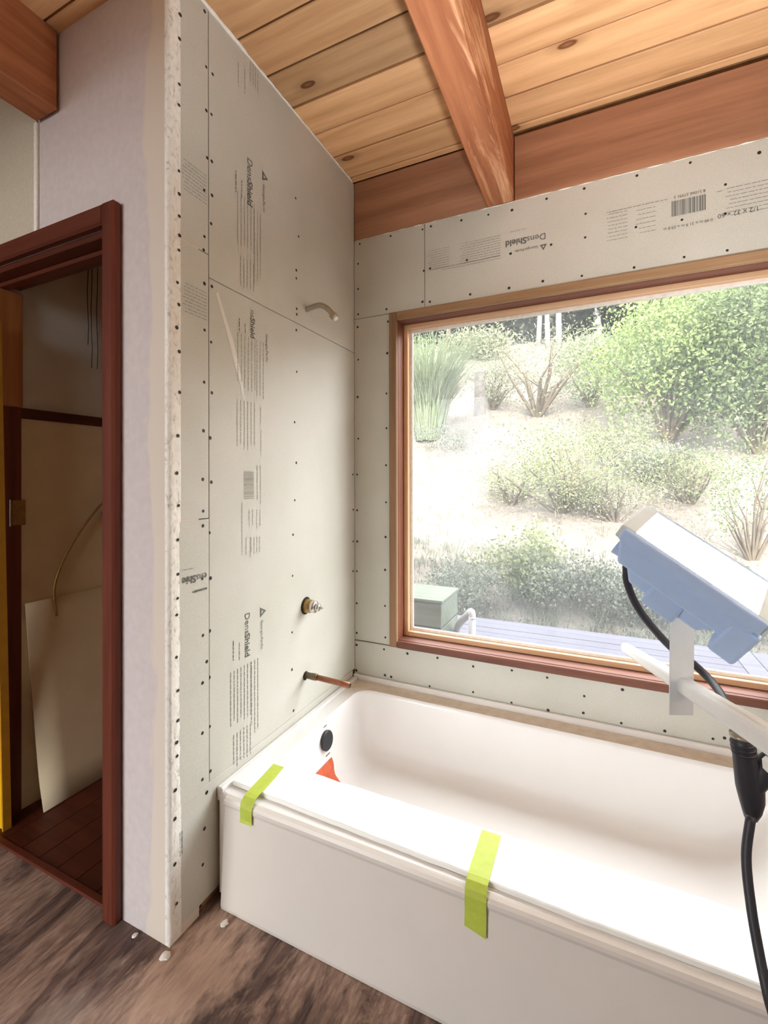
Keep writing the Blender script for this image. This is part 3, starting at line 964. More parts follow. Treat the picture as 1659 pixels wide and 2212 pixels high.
def lines_block(origin, du, dv, length, pitch, n, mat, parent, thick=0.0022, indent=0.0, name='print_lines', ragged=0.15):
    """lines of unreadable small print as word-length dashes"""
    du, dv = Vector(du), Vector(dv)
    nn = du.cross(dv)
    V, F = [], []
    o = Vector(origin) + nn * 0.0012
    for i in range(n):
        x = indent * (i == 0)
        end = length * (1 - ragged * random.random())
        while x < end:
            w = random.uniform(0.006, 0.02)
            a = o + du * x - dv * (i * pitch)
            b = o + du * min(x + w, end) - dv * (i * pitch)
            k = len(V)
            V += [tuple(a), tuple(b), tuple(b + dv * thick), tuple(a + dv * thick)]
            F.append((k, k + 1, k + 2, k + 3))
            x += w + random.uniform(0.002, 0.004)
    return from_data(name, V, F, mat, parent, loc=tuple(o))

def barcode(origin, du, dv, length, height, mat, parent):
    du, dv = Vector(du), Vector(dv)
    nn = du.cross(dv)
    V, F = [], []
    o = Vector(origin) + nn * 0.0012
    x = 0
    while x < length:
        w = random.choice((0.0012, 0.0012, 0.0024, 0.0036))
        a = o + du * x
        k = len(V)
        V += [tuple(a), tuple(a + du * w), tuple(a + du * w + dv * height), tuple(a + dv * height)]
        F.append((k, k + 1, k + 2, k + 3))
        x += w + random.choice((0.0014, 0.0014, 0.0028))
    return from_data('print_barcode', V, F, mat, parent, loc=tuple(o))

def tri_mark(origin, du, dv, s, mat, parent):
    du, dv = Vector(du), Vector(dv)
    o = Vector(origin) + du.cross(dv) * 0.0012
    P = lambda a, b: tuple(o + du * a * s + dv * b * s)
    V = [P(0, 0), P(1, 0), P(0.5, 0.9), P(0.3, 0.18), P(0.7, 0.18), P(0.5, 0.55)]
    F = [(0, 1, 4, 3), (1, 2, 5, 4), (2, 0, 3, 5)]
    return from_data('print_emblem', V, F, mat, parent, loc=tuple(o))

def brand(origin, du, dv, total, parent, mat, word=('Dens', 'Shield')):
    """the two-weight board name, scaled to the measured length"""
    size = 0.05
    a = text_mesh(word[0], size, origin, du, dv, mat, parent)
    wa = width_of(a, du)
    b = text_mesh(word[1], size, origin, du, dv, mat, parent, True)
    wb_ = width_of(b, du)
    k = total / (wa + wb_ + 0.002)
    for q in (a, b): q.data.transform(Matrix.Scale(k, 4))
    b.location = Vector(b.location) + Vector(du) * (wa * k + 0.001)
    return k * size

DOWN, RY = (0, 0, -1), (0, 1, 0)
def L(px, py): 
    q = on_x(px, py); return Vector((0.0, q.y, q.z))
def logo_down(px, py0, py1, parent, mat, word=('Dens', 'Shield'), emblem=True, caption=True):
    a, b = L(px, py0), L(px, py1)
    tot = a.z - b.z
    h = brand(a, DOWN, RY, tot, parent, mat, word)
    if emblem:
        tri_mark(a + Vector((0, 0.075, 0.0)), DOWN, RY, 0.034, mat, parent)
    if caption:
        c = text_mesh('Georgia-Pacific', 0.0165, a + Vector((0, 0.078, -0.045 if emblem else -0.06)), DOWN, RY, mat, parent)
        lines_block(a + Vector((0, -0.028, -tot * 0.6)), DOWN, RY, tot * 0.4, 0.012, 1, mat, parent)
        lines_block(a + Vector((0, -0.055, -tot * 0.5)), DOWN, RY, tot * 0.5, 0.012, 1, mat, parent, 0.003)
logo_down(534, 338, 441, lb_up, M['ink'])
logo_down(541, 668, 729, lb_low, M['ink'], ('ns', 'Shield'), False)
logo_down(529, 1325, 1421, lb_low, M['ink'])
def cols_down(specs, parent, mat):
    for px, py0, py1, n, pitch in specs:
        a, b = L(px, py0), L(px, py1)
        lines_block(a, DOWN, RY, a.z - b.z, pitch, n, mat, parent)
cols_down([(548, 440, 555, 6, 0.0155), (562, 462, 620, 3, 0.0155), (547, 570, 634, 5, 0.0155), (528, 150, 205, 2, 0.03), (556, 150, 200, 4, 0.012)], lb_up, M['ink_pale'])
cols_down([(550, 733, 848, 6, 0.0165), (568, 740, 870, 3, 0.0165), (549, 870, 975, 6, 0.0165), (562, 880, 920, 1, 0.0165), (563, 928, 988, 1, 0.0165),
           (562, 1005, 1090, 2, 0.0165), (522, 1085, 1205, 1, 0.0165), (545, 1100, 1140, 2, 0.0165), (561, 1100, 1140, 2, 0.0165), (540, 1160, 1205, 2, 0.02), (560, 1158, 1195, 4, 0.014)], lb_low, M['ink_pale'])
cols_down([(541, 1430, 1550, 7, 0.0155), (556, 1422, 1580, 3, 0.0155), (540, 1562, 1632, 6, 0.0155)], lb_low, M['ink'])
p0, p1 = L(527, 1018), L(527, 1078)
barcode(p0, DOWN, RY, p0.z - p1.z, L(546, 1040).y - L(525, 1040).y, M['ink_pale'], lb_low)
# clipped, upside-down name and slanting small print on the narrow strip
p0, p1 = L(446, 1238), L(392, 1238)
brand(Vector((0.0013, p0.y, L(446, 1236).z)), (0, -1, 0), (0, 0, -1), p0.y - p1.y, st_low, M['ink'], ('ens', 'Shie'))
lines_block(Vector((0.0013, L(446, 1270).y, L(446, 1268).z)), (0, -1, 0), (0, 0, -1), 0.055, 0.012, 1, M['ink'], st_low, 0.006)
lines_block(Vector((0.0013, L(416, 1225).y, L(416, 1226).z)), (0, -1, 0), (0, 0, -1), 0.04, 0.012, 1, M['ink_pale'], st_low, 0.003)
for (py0, py1, bd) in ((372, 440, st_top), (625, 690, st_mid)):
    za_, zb_ = L(445, py0).z, L(445, py1).z
    n = 9
    lines_block(Vector((0, L(446, 500).y, za_ - (za_ - zb_) )), (0, -1, 0), (0, 0, -1), 0.092, (zb_ - za_) / n * -1, n, M['ink_pale'], bd, 0.0026)
cols_down([(392, 1795, 1850, 3, 0.007)], lb_bot, M['ink'])
# pale dried smear on the main sheet
sm = [(470, 632, 3), (484, 680, 5), (500, 730, 7), (514, 790, 7), (523, 830, 4), (530, 880, 1)]
V, F = [], []
for px, py, w in sm:
    a, b = L(px - w, py), L(px + w * 0.3, py)
    V += [(0.0006, a.y, a.z), (0.0006, b.y, b.z)]
for i in range(len(sm) - 1):
    F.append((2 * i, 2 * i + 1, 2 * i + 3, 2 * i + 2))
from_data('smear', V, F, M['smear'], lb_low)

# back wall printing, upside down
LX, DZ = (-1, 0, 0), (0, 0, -1)
def B(px, py):
    q = on_y(px, py); return Vector((q.x, 0.0, q.z))
a, b = B(1180, 517), B(1092, 528)
brand(Vector((a.x, -0.0008, B(1180, 503).z)), LX, DZ, a.x - b.x, bb_ur, M['ink'])
tri_mark(Vector((a.x + 0.002, -0.0008, B(1180, 527).z)), LX, DZ, 0.026, M['ink'], bb_ur)
text_mesh('Georgia-Pacific', 0.015, Vector((a.x - 0.032, -0.0008, B(1165, 530).z)), LX, DZ, M['ink'], bb_ur)
def rows_up(px1, px0, py_top, n, pitch, mat, thick=0.0022):
    a, b = B(px1, py_top), B(px0, py_top)
    lines_block(Vector((a.x, -0.0008, a.z - pitch * (n - 1))), LX, DZ, a.x - b.x, pitch, n, mat, bb_ur, thick)
rows_up(970, 922, 533, 9, 0.0105, M['ink_pale'])
rows_up(1081, 990, 508, 9, 0.0105, M['ink_pale'])
rows_up(1081, 935, 552, 2, 0.0105, M['ink_pale'])
rows_up(1135, 1098, 494, 1, 0.01, M['ink_pale'])
rows_up(1355, 1310, 455, 8, 0.014, M['ink_pale'])
rows_up(1416, 1372, 446, 6, 0.017, M['ink_pale'])
rows_up(1442, 1310, 430, 1, 0.01, M['ink_pale'], 0.003)
rows_up(1659, 1565, 388, 8, 0.0135, M['ink_pale'])
rows_up(1560, 1548, 412, 1, 0.0135, M['ink_pale'])
a, b = B(1524, 418), B(1450, 432)
barcode(Vector((a.x, -0.0008, B(1524, 420).z)), LX, DZ, a.x - b.x, 0.055, M['ink'], bb_ur)
text_mesh('8 51060 27391 5', 0.014, Vector((a.x, -0.0008, B(1520, 410).z)), LX, DZ, M['ink'], bb_ur)
q = B(1640, 446); text_mesh('1/2 x 32 x 60', 0.0215, Vector((q.x, -0.0008, q.z)), LX, DZ, M['ink'], bb_ur)
q = B(1540, 472); text_mesh('0.48 in x 31.9 in x 59.8 in', 0.0145, Vector((q.x, -0.0008, q.z)), LX, DZ, M['ink'], bb_ur)

# ------------------------------------------------------------------ doorway things
# spirit level standing in the doorway
lv = empty('spirit_level', (-0.906, -0.975, 0.0095), 'tall yellow spirit level standing upright at the left door jamb', 'level')
p0, p1 = Vector((-0.905, -1.003, 0.0097)), Vector((-0.888, -1.042, 1.83))
dv_ = (p1 - p0).normalized()
sx = Vector((1, 0, 0)); sx = (sx - dv_ * sx.dot(dv_)).normalized(); sn = dv_.cross(sx)
def lvbox(name, a0, a1, b0, b1, t0, t1, mat, parent):
    bm = bmesh.new(); bm_box(bm, a0, a1, b0, b1, t0, t1)
    m = Matrix((sx, sn, dv_)).transposed()
    for v in bm.verts: v.co = m @ v.co
    return from_bm(name, bm, mat, parent, p0)
lvbox('web', -0.026, 0.022, -0.008, 0.008, 0.0, 1.82, M['yellow'], lv)
lvbox('flange', 0.020, 0.028, -0.014, 0.012, 0.0, 1.82, M['yellow_edge'], lv)
lvbox('flange', -0.032, -0.026, -0.014, 0.012, 0.0, 1.82, M['yellow_edge'], lv)
vi = lvbox('vial_window', -0.022, 0.014, 0.0082, 0.0095, 0.42, 0.58, M['white_mark'], lv)
for t in (0.425, 0.56):
    lvbox('red_bracket', -0.022, 0.016, 0.0095, 0.0105, t, t + 0.012, M['red_mark'], vi)
lvbox('hang_hole', -0.008, 0.008, 0.0082, 0.0092, 0.30, 0.316, M['hole'], lv)

# sheet leaning on the closet wall
bl, br_ = on_z(95, 1760, 0.009), Vector((-0.852, -0.25, 0.009))
V, F = [], []
ys = np.linspace(-0.898, -0.22, 8)
for y in ys:
    for t in np.linspace(0, 1, 9):
        x = -0.852 + (JX + 0.006 + 0.852) * (t ** 0.7)
        V.append((x, y - 0.015 * t, 0.0095 + 0.785 * t))
for i in range(7):
    for j in range(8):
        a = i * 9 + j
        F.append((a, a + 9, a + 10, a + 1))
ls = from_data('leaning_panel', V, F, M['tan_board'], None, True)
sm_ = ls.modifiers.new('thickness', 'SOLIDIFY'); sm_.thickness = 0.005; sm_.offset = 0
tag(ls, 'pale bowed panel leaning against the closet wall beyond the doorway', 'panel')

# hose drooping over the tan wall panel
hp_ = [on_x(px, py, JX + 0.012) for px, py in ((300, 1000), (238, 1070), (205, 1105), (165, 1160), (135, 1215), (119, 1262), (118, 1298), (122, 1330))]
tag(tube('hose', spline(hp_, 6), 0.0055, M['brass'], None, 8), 'thin yellowish hose curving down the closet wall panel', 'hose')
q = on_x(225, 1107, JX - 0.005)
vt = empty('shutoff_valve', q, 'small dark shutoff valve on the closet wall panel', 'valve')
tube('stub', [q, q + Vector((0.03, 0, 0))], 0.007, M['galv'], vt, 8)
tube('knob', [q + Vector((0.018, -0.018, 0)), q + Vector((0.018, 0.012, 0))], [0.010, 0.009], M['black'], vt, 8)
for (px, pe, lab) in ((190, 745, 'short dark string hanging in the closet, left of the other two'), (198, 795, 'dark string hanging in the closet, middle of three'), (210, 797, 'dark string hanging in the closet, nearest the right casing')):
    e = on_x(px, pe, JX + 0.004)
    ps = [Vector((JX + 0.004, e.y + 0.003 * math.sin(k * 1.7), e.z + (2.66 - e.z) * k / 10)) for k in range(11)]
    tag(tube('string', ps, 0.0016, M['black'], None, 5), lab, 'string', 'strings hanging in the closet')

# plaster crumbs on the floor
def crumb(p, s, lab):
    bm = bmesh.new()
    bmesh.ops.create_icosphere(bm, subdivisions=2, radius=s)
    for v in bm.verts:
        k = 1 + 0.5 * noise.noise(v.co * (2.2 / s) + Vector((p[0] * 50, 0, 0)))
        v.co = Vector((v.co.x * k, v.co.y * k * 1.15, max(v.co.z * k * 0.55, -s * 0.3)))
    o = from_bm('plaster_crumb', bm, M['white_plaster'], None, (p[0], p[1], s * 0.3))
    tag(o, lab, 'crumb', 'plaster crumbs on the floor')
q = on_z(485, 1997); crumb(q, 0.010, 'white plaster crumb on the floor by the tub corner')
q = on_z(357, 2068); crumb(q, 0.012, 'white plaster dab at the foot of the corner bead')
q = on_z(291, 2022); crumb(q, 0.007, 'small plaster crumb at the foot of the door casing')

# ------------------------------------------------------------------ work light, stand and cord
wlgt = empty('work_light', (1.229, -0.889, 1.0), 'LED work light with a glare-tinted housing and glowing lens in front of the window', 'lamp')
LC = Vector((1.156, -0.89, 1.194)) + Vector((0.801, -0.174, -0.565)) * 0.100 + Vector((-0.339, -0.914, -0.211)) * 0.066
LA, SA, NA = Vector((0.801, -0.174, -0.565)).normalized(), Vector((-0.339, -0.914, -0.211)).normalized(), Vector((0.476, -0.358, 0.794)).normalized()
ROTL = Matrix((LA, SA, NA)).transposed()
def lamp_mesh(name, build, mat, parent, bevel=0.0, seg=2):
    bm = bmesh.new()
    build(bm)
    if bevel: bmesh.ops.bevel(bm, geom=list(bm.edges), offset=bevel, segments=seg, profile=0.5, affect='EDGES')
    for v in bm.verts: v.co = ROTL @ v.co
    return from_bm(name, bm, mat, parent, LC)
def taper(bm, l0, s0, n0, l1, s1, n1):
    vs = [bm.verts.new((sx_ * (l0 if k == 0 else l1), sy_ * (s0 if k == 0 else s1), n0 if k == 0 else n1)) for k in (0, 1) for sy_ in (-1, 1) for sx_ in (-1, 1)]
    for f in ((0, 2, 3, 1), (4, 5, 7, 6), (0, 1, 5, 4), (2, 6, 7, 3), (0, 4, 6, 2), (1, 3, 7, 5)):
        bm.faces.new([vs[i] for i in f])
hl, hs = 0.118, 0.070
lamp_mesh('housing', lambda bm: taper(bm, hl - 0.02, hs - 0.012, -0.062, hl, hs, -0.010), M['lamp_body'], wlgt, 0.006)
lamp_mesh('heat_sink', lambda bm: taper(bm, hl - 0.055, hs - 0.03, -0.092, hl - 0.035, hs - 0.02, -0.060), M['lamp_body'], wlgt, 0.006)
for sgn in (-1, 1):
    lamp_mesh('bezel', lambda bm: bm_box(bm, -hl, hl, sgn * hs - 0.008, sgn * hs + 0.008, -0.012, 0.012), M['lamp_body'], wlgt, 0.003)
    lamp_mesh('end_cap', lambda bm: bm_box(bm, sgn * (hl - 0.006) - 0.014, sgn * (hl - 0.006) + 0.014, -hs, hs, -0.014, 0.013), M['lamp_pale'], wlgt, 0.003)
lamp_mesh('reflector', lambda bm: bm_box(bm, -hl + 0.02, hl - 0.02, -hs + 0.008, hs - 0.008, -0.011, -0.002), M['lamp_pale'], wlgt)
lamp_mesh('lens', lambda bm: bm_box(bm, -hl + 0.036, hl - 0.030, -hs + 0.012, hs - 0.010, -0.0015, 0.003), M['lens'], wlgt)
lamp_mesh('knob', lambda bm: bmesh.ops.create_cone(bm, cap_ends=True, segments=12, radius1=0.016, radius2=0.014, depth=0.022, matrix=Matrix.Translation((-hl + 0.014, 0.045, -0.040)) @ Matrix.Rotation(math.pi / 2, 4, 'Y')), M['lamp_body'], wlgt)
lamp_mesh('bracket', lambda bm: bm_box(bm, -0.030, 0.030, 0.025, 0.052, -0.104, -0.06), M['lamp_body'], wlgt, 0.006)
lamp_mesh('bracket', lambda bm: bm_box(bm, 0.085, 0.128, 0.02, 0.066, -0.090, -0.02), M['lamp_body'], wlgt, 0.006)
# white strap under the bracket
TW = -FW
st0, st1 = at_depth(1474, 1318, 0.885), at_depth(1471, 1545, 0.885)
bar('mounting_strap', st0, st1, 0.0025, 0.047, M['strap'], wlgt, 0.0008, 1, side=TW)

sd = empty('light_stand', (1.258, -1.34, 0), 'white light stand whose arm slants in over the tub', 'stand')
aL, aR = at_depth(1351, 1402, 1.50), at_depth(1659, 1603, 0.563)
aE = aR + (aR - aL).normalized() * 0.13
bar('arm', aL + Vector((0, 0, 0.004)), aE + Vector((0, 0, 0.004)), 0.027, 0.032, M['white_plastic'], sd, 0.009, 3)
aK = aL + (aE - aL) * 0.90
bar('clamp', aK - Vector((0, 0, 0.022)), aE - Vector((0, 0, 0.022)), 0.026, 0.018, M['white_plastic'], sd, 0.004)
tube('pole', [(aE.x, aE.y, 0.20), (aE.x, aE.y, aE.z + 0.03)], 0.014, M['white_plastic'], sd, 14)
for k in range(3):
    a = math.radians(100 + 120 * k)
    foot = Vector((aE.x + 0.26 * math.cos(a), aE.y + 0.26 * math.sin(a), 0.012))
    if foot.y > -0.93: foot.y = -0.935
    tube('leg', [(aE.x, aE.y, 0.26), foot], 0.009, M['white_plastic'], sd, 8)

cd = empty('power_cord', (1.25, -1.15, 0.0), 'black power cord hanging from the work light past the tub', 'cord')
cpx = [((1353,1218),.925),((1356,1262),.93),((1384,1322),.935),((1445,1394),.94),((1500,1436),.92),((1548,1486),.86),((1586,1555),.75),((1602,1600),.70)]
tube('lamp_lead', spline([at_depth(*p, d) for p, d in cpx], 8), 0.0075, M['cord'], cd, 10)
cpx2 = [((1622,1764),.66),((1612,1850),.65),((1622,1955),.63),((1640,2060),.61),((1660,2155),.59),((1690,2290),.58)]
pts = [at_depth(*p, d) for p, d in cpx2] + [Vector((1.30, -1.20, 0.25)), Vector((1.34, -1.22, 0.04)), Vector((1.42, -1.45, 0.008)), Vector((1.5, -2.0, 0.008)), Vector((1.6, -2.8, 0.008))]
tube('long_lead', spline(pts, 8), 0.0062, M['cord'], cd, 10)
A = lambda px, py, d=.685: at_depth(px, py, d)
v1, f1 = tube_data([A(1603,1588), A(1604,1592), A(1606,1612), A(1609,1640), A(1614,1668), A(1620,1700), A(1624,1730), A(1624,1752), A(1622,1768)],
                   [0.009, 0.0150, 0.0150, 0.0150, 0.0165, 0.0180, 0.0160, 0.0125, 0.0085], 14)
v2, f2 = tube_data([A(1620,1705,.682), A(1636,1680,.682), A(1652,1662,.68), A(1672,1640,.68), A(1680,1631,.68)], [0.014, 0.0165, 0.0160, 0.0145, 0.0145], 14)
V, F = join_data([(v1, f1), (v2, f2)])
yp = from_data('splitter_plug', V, F, M['cord'], cd, True)
tube('collar_ring', [A(1602.5,1585), A(1603,1591)], [0.0160, 0.0160], M['galv'], yp, 16)
for k in range(3):
    tube('grip_ridge', [A(1604 + k * 1.5, 1602 + k * 10), A(1604.5 + k * 1.5, 1606 + k * 10)], 0.0160, M['cord'], yp, 14)

# ------------------------------------------------------------------ outdoors
def gz(x, y):
    base = float(np.interp(y, [0, 2.6, 4.0, 5.5, 8.0, 12, 20, 30, 45], [-0.55, -0.42, -0.18, 0.42, 1.65, 3.35, 7.4, 12.0, 16.0]))
    n = noise.fractal(Vector((x * 0.35, y * 0.35, 2.0)), 1.0, 2.1, 4) * 0.28 * min(1, max(0, (y - 2.8) / 3))
    return base + n - 0.03 * x

gx = np.linspace(-24, 30, 110); gy = np.concatenate([np.linspace(0.3, 12, 90), np.linspace(12.3, 45, 60)])
V, F = [], []
for y in gy:
    for x in gx: V.append((x, y, gz(x, y)))
nx = len(gx)
for j in range(len(gy) - 1):
    for i in range(nx - 1):
        a = j * nx + i
        F.append((a, a + 1, a + nx + 1, a + nx))
gr = from_data('ground', V, F, M['ground'], None, True)
tag(gr, 'sunlit sandy hillside rising behind the house', kind='structure')
yd = box('ground_yard', -30, 30, -30, 0.3, -0.75, -0.56, M['ground'])
tag(yd, 'bare yard around the house', kind='structure')

def ground_at(px, py):
    d = ray(px, py)
    t = 3.2
    while t < 60:
        p = CAM + d * t
        if p.z < gz(p.x, p.y): return Vector((p.x, p.y, gz(p.x, p.y)))
        t += 0.04
    return CAM + d * 30

# deck boards
DZT = -0.15
dk = empty('deck', (1.0, 1.6, DZT), 'pale weathered timber deck outside the window', 'deck')
k = 0
y = 0.24
while y < 2.74:
    box('deck_board', -2.6, 2.05 + 0.0 * k, y, y + 0.132, DZT - 0.03, DZT + random.uniform(-0.002, 0.002), M['deck'], dk, 0.003)
    y += 0.14; k += 1
box('border_board', 2.055, 2.19, 0.24, 2.74, DZT - 0.03, DZT + 0.002, M['deck'], dk, 0.003)
box('border_board', 2.195, 2.33, 0.24, 2.74, DZT - 0.03, DZT + 0.001, M['deck'], dk, 0.003)
for x in (-2.4, -0.8, 0.8, 2.2):
    box('joist', x, x + 0.05, 0.24, 2.7, -0.75, DZT - 0.031, M['crate'], dk)

# wooden crate on the deck, left edge of the window
cr = empty('crate', (-0.05, 1.25, DZT), 'grey green wooden crate on the deck at the window corner', 'crate')
cx0, cx1, cy0, cy1, cz1 = -0.36, 0.045, 1.20, 1.62, 0.40
def cr_rot(o):
    return o
for (a0, a1, b0, b1) in ((cx0, cx1, cy0, cy0 + 0.02), (cx0, cx1, cy1 - 0.02, cy1)):
    for r in range(3):
        box('slat', a0, a1, b0, b1, DZT + 0.004 + r * 0.178, DZT + 0.004 + r * 0.178 + 0.164, M['crate'], cr, 0.003)
for (a0, a1) in ((cx0, cx0 + 0.02), (cx1 - 0.02, cx1)):
    for r in range(3):
        box('slat', a0, a1, cy0 + 0.021, cy1 - 0.021, DZT + 0.004 + r * 0.178, DZT + 0.004 + r * 0.178 + 0.164, M['crate'], cr, 0.003)
box('lid', cx0 - 0.01, cx1 + 0.01, cy0 - 0.01, cy1 + 0.01, cz1 - 0.014, cz1 + 0.006, M['crate'], cr, 0.003)

# white plastic chair arm beside the crate
pc = empty('white_rail', (0.26, 1.3, DZT), 'white rounded rail end standing on the deck beside the crate', 'rail')
M['ext_white'] = flat('white_painted_rail', dim(rgb(214, 216, 222), 0.42), 0.5, var=0.03)
tp = on_y(1018, 1322, 1.3)
q1 = on_y(985, 1362, 1.3)
tube('arm_rail', spline([Vector((q1.x - 0.12, 1.75, tp.z - 0.42)), Vector((q1.x - 0.02, 1.42, tp.z - 0.16)), tp + Vector((-0.03, 0.02, -0.03)), tp, tp + Vector((0.012, -0.012, -0.05))], 6), 0.026, M['ext_white'], pc, 10)
tube('leg', [tp + Vector((0.008, -0.01, -0.03)), Vector((tp.x + 0.02, 1.26, DZT + 0.004))], [0.026, 0.020], M['ext_white'], pc, 10)
tube('leg', [Vector((q1.x - 0.12, 1.75, tp.z - 0.42)), Vector((q1.x - 0.16, 1.85, DZT + 0.004))], [0.024, 0.020], M['ext_white'], pc, 10)

# white leaning poles right of the lamp
p0 = on_y(1638, 1275, 2.0); p1 = on_y(1664, 1370, 2.0)
tag(tube('white_pole', [Vector((p1.x + 0.06, 1.95, DZT + 0.003)), p1, p0, p0 + (p0 - p1) * 0.1], 0.012, M['ext_white'], None, 8), 'thin white pole standing slanted on the deck behind the lamp', 'pole')

# ---- vegetation ----------------------------------------------------------------
def leaves(n, centers, spread, ll, lw, seed, up=0.3):
    r = np.random.default_rng(seed)
    c = np.asarray(centers)[r.integers(0, len(centers), n)]
    p = c + r.normal(0, 1, (n, 3)) * np.asarray(spread)
    d = r.normal(0, 1, (n, 3)); d[:, 2] += up; d /= np.linalg.norm(d, axis=1)[:, None]
    e = r.normal(0, 1, (n, 3)); e -= d * (e * d).sum(1)[:, None]; e /= np.linalg.norm(e, axis=1)[:, None]
    l = ll * r.uniform(0.6, 1.3, (n, 1)); w = lw * r.uniform(0.6, 1.3, (n, 1))
    V = np.empty((n, 4, 3))
    V[:, 0] = p; V[:, 1] = p + d * l * 0.45 + e * w; V[:, 2] = p + d * l; V[:, 3] = p + d * l * 0.45 - e * w
    return V.reshape(-1, 3)

def fast_quads(name, V, mat, parent, loc):
    V = V - np.array(loc)
    n = len(V) // 4
    me = bpy.data.meshes.new(name)
    me.vertices.add(len(V)); me.vertices.foreach_set('co', V.astype(np.float32).ravel())
    me.loops.add(n * 4); me.loops.foreach_set('vertex_index', np.arange(n * 4, dtype=np.int32))
    me.polygons.add(n); me.polygons.foreach_set('loop_start', np.arange(0, n * 4, 4, dtype=np.int32))
    me.update(calc_edges=True)
    me.materials.append(mat)
    o = bpy.data.objects.new(name, me)
    link(o, parent, Vector(loc))
    return o

def blob_centers(base, rx, ry, h, n, seed, lift=0.15):
    r = np.random.default_rng(seed)
    out = []
    while len(out) < n:
        p = r.uniform(-1, 1, 3)
        if (p ** 2).sum() > 1: continue
        out.append((base.x + p[0] * rx, base.y + p[1] * ry, base.z + h * (lift + (1 - lift) * (p[2] + 1) / 2)))
    return out

def bush(name, px, py, wpx, hpx, mat, label, cat='shrub', n=6000, leaf=0.05, lw=0.3, nb=26, seed=1, group=None, dens=0.16, twigs=True, lift=0.15):
    b = ground_at(px, py)
    dist = (b - CAM).dot(FW)
    w = wpx * dist / FOC; hgt = hpx * dist / FOC
    e = empty(name, b, label, cat, group)
    cs = blob_centers(b, w / 2, w / 2.6, hgt, nb, seed, lift)
    V = leaves(n, cs, (w * dens, w * dens, hgt * dens), leaf, leaf * lw, seed)
    fo = fast_quads('foliage', V, mat, e, b)
    fo['kind'] = 'stuff'
    if twigs:
        parts = []
        for c in cs[:18]:
            c = Vector(c)
            m = (b + c) / 2 + Vector((random.uniform(-.1, .1) * w, 0, 0.08 * hgt))
            parts.append(tube_data([b - Vector((0, 0, 0.1)), m, c], [0.018 * w, 0.010 * w, 0.003 * w], 5, False))
        V2, F2 = join_data(parts)
        from_data('branches', V2, F2, M['twig'], e, True)
    return e

def blades(n, base, rad, h, w, seed, lean=0.5):
    r = np.random.default_rng(seed)
    a = r.uniform(0, 2 * np.pi, n); q = rad * np.sqrt(r.uniform(0, 1, n))
    root = np.stack([base.x + q * np.cos(a), base.y + q * np.sin(a), np.full(n, base.z - 0.03)], 1)
    th = a + r.normal(0, 0.6, n)
    out = np.stack([np.cos(th), np.sin(th), np.zeros(n)], 1)
    hh = (h * r.uniform(0.55, 1.1, n))[:, None]; ln = (lean * r.uniform(0.3, 1.4, n))[:, None]
    sd_ = np.stack([-np.sin(th), np.cos(th), np.zeros(n)], 1) * w
    up = np.array([0, 0, 1.0])
    p0 = root; p1 = root + up * hh * 0.55 + out * hh * ln * 0.25; p2 = root + up * hh * 0.9 + out * hh * ln * 0.7; p3 = root + up * hh * 0.92 + out * hh * ln * 1.1
    Q = np.empty((n, 3, 4, 3))
    for k, (a_, b_, wa, wb2) in enumerate(((p0, p1, 1, .9), (p1, p2, .9, .6), (p2, p3, .6, .1))):
        Q[:, k, 0] = a_ - sd_ * wa; Q[:, k, 1] = a_ + sd_ * wa; Q[:, k, 2] = b_ + sd_ * wb2; Q[:, k, 3] = b_ - sd_ * wb2
    return Q.reshape(-1, 3)

def clump(name, px, py, wpx, hpx, mat, label, n=900, bw=0.010, seed=1, lean=0.6):
    b = ground_at(px, py)
    dist = (b - CAM).dot(FW)
    w = wpx * dist / FOC; hgt = hpx * dist / FOC
    e = empty(name, b, label, 'grass')
    fo = fast_quads('blades', blades(n, b, w * 0.28, hgt, bw, seed, lean), mat, e, b)
    fo['kind'] = 'stuff'
    return e

clump('grass_clump', 925, 950, 95, 205, M['leaf_fresh'], 'tall arching pale grass clump at the left window edge', 1500, 0.012, 3)
bush('twiggy_shrub', 1160, 900, 260, 175, M['leaf_pale'], 'pale twiggy shrub in the middle of the slope', n=5200, leaf=0.09, lw=0.12, seed=5, dens=0.13)
bush('green_bush', 1440, 955, 290, 300, M['leaf_bright'], 'large bright green bush right of the twiggy shrub', n=15000, leaf=0.085, lw=0.28, nb=46, seed=6, dens=0.11)
bush('green_bush', 1640, 980, 240, 400, M['leaf_mid'], 'tall mid green bush at the right window edge', n=14000, leaf=0.085, lw=0.28, nb=44, seed=7, dens=0.11)
bush('scrub', 1215, 1105, 330, 190, M['leaf_broad'], 'low spreading scrub on the sandy middle slope', n=6500, leaf=0.05, lw=0.25, nb=34, seed=8, dens=0.12)
bush('scrub', 1400, 1045, 190, 80, M['leaf_grey'], 'dull grey scrub tucked below the bright green bush', n=3200, leaf=0.05, lw=0.25, seed=9, dens=0.13)
bush('leafy_shrub', 1130, 1290, 170, 150, M['leaf_broad'], 'broad leaved young shrub just beyond the deck', n=2600, leaf=0.055, lw=0.34, nb=20, seed=10, dens=0.12)
bush('groundcover', 1010, 1315, 150, 95, M['leaf_grey'], 'low groundcover plant behind the crate', n=2600, leaf=0.04, lw=0.35, seed=11, dens=0.14, twigs=False)
bush('groundcover', 1245, 1325, 190, 105, M['leaf_grey'], 'low groundcover plant behind the middle of the deck', n=3200, leaf=0.04, lw=0.35, seed=12, dens=0.14, twigs=False)
bush('groundcover', 1390, 1345, 170, 100, M['leaf_grey'], 'low groundcover plant behind the work light', n=2800, leaf=0.04, lw=0.35, seed=13, dens=0.14, twigs=False)
bush('groundcover', 1540, 1340, 160, 110, M['leaf_mid'], 'low groundcover plant at the deck corner', n=2600, leaf=0.04, lw=0.35, seed=14, dens=0.14, twigs=False)
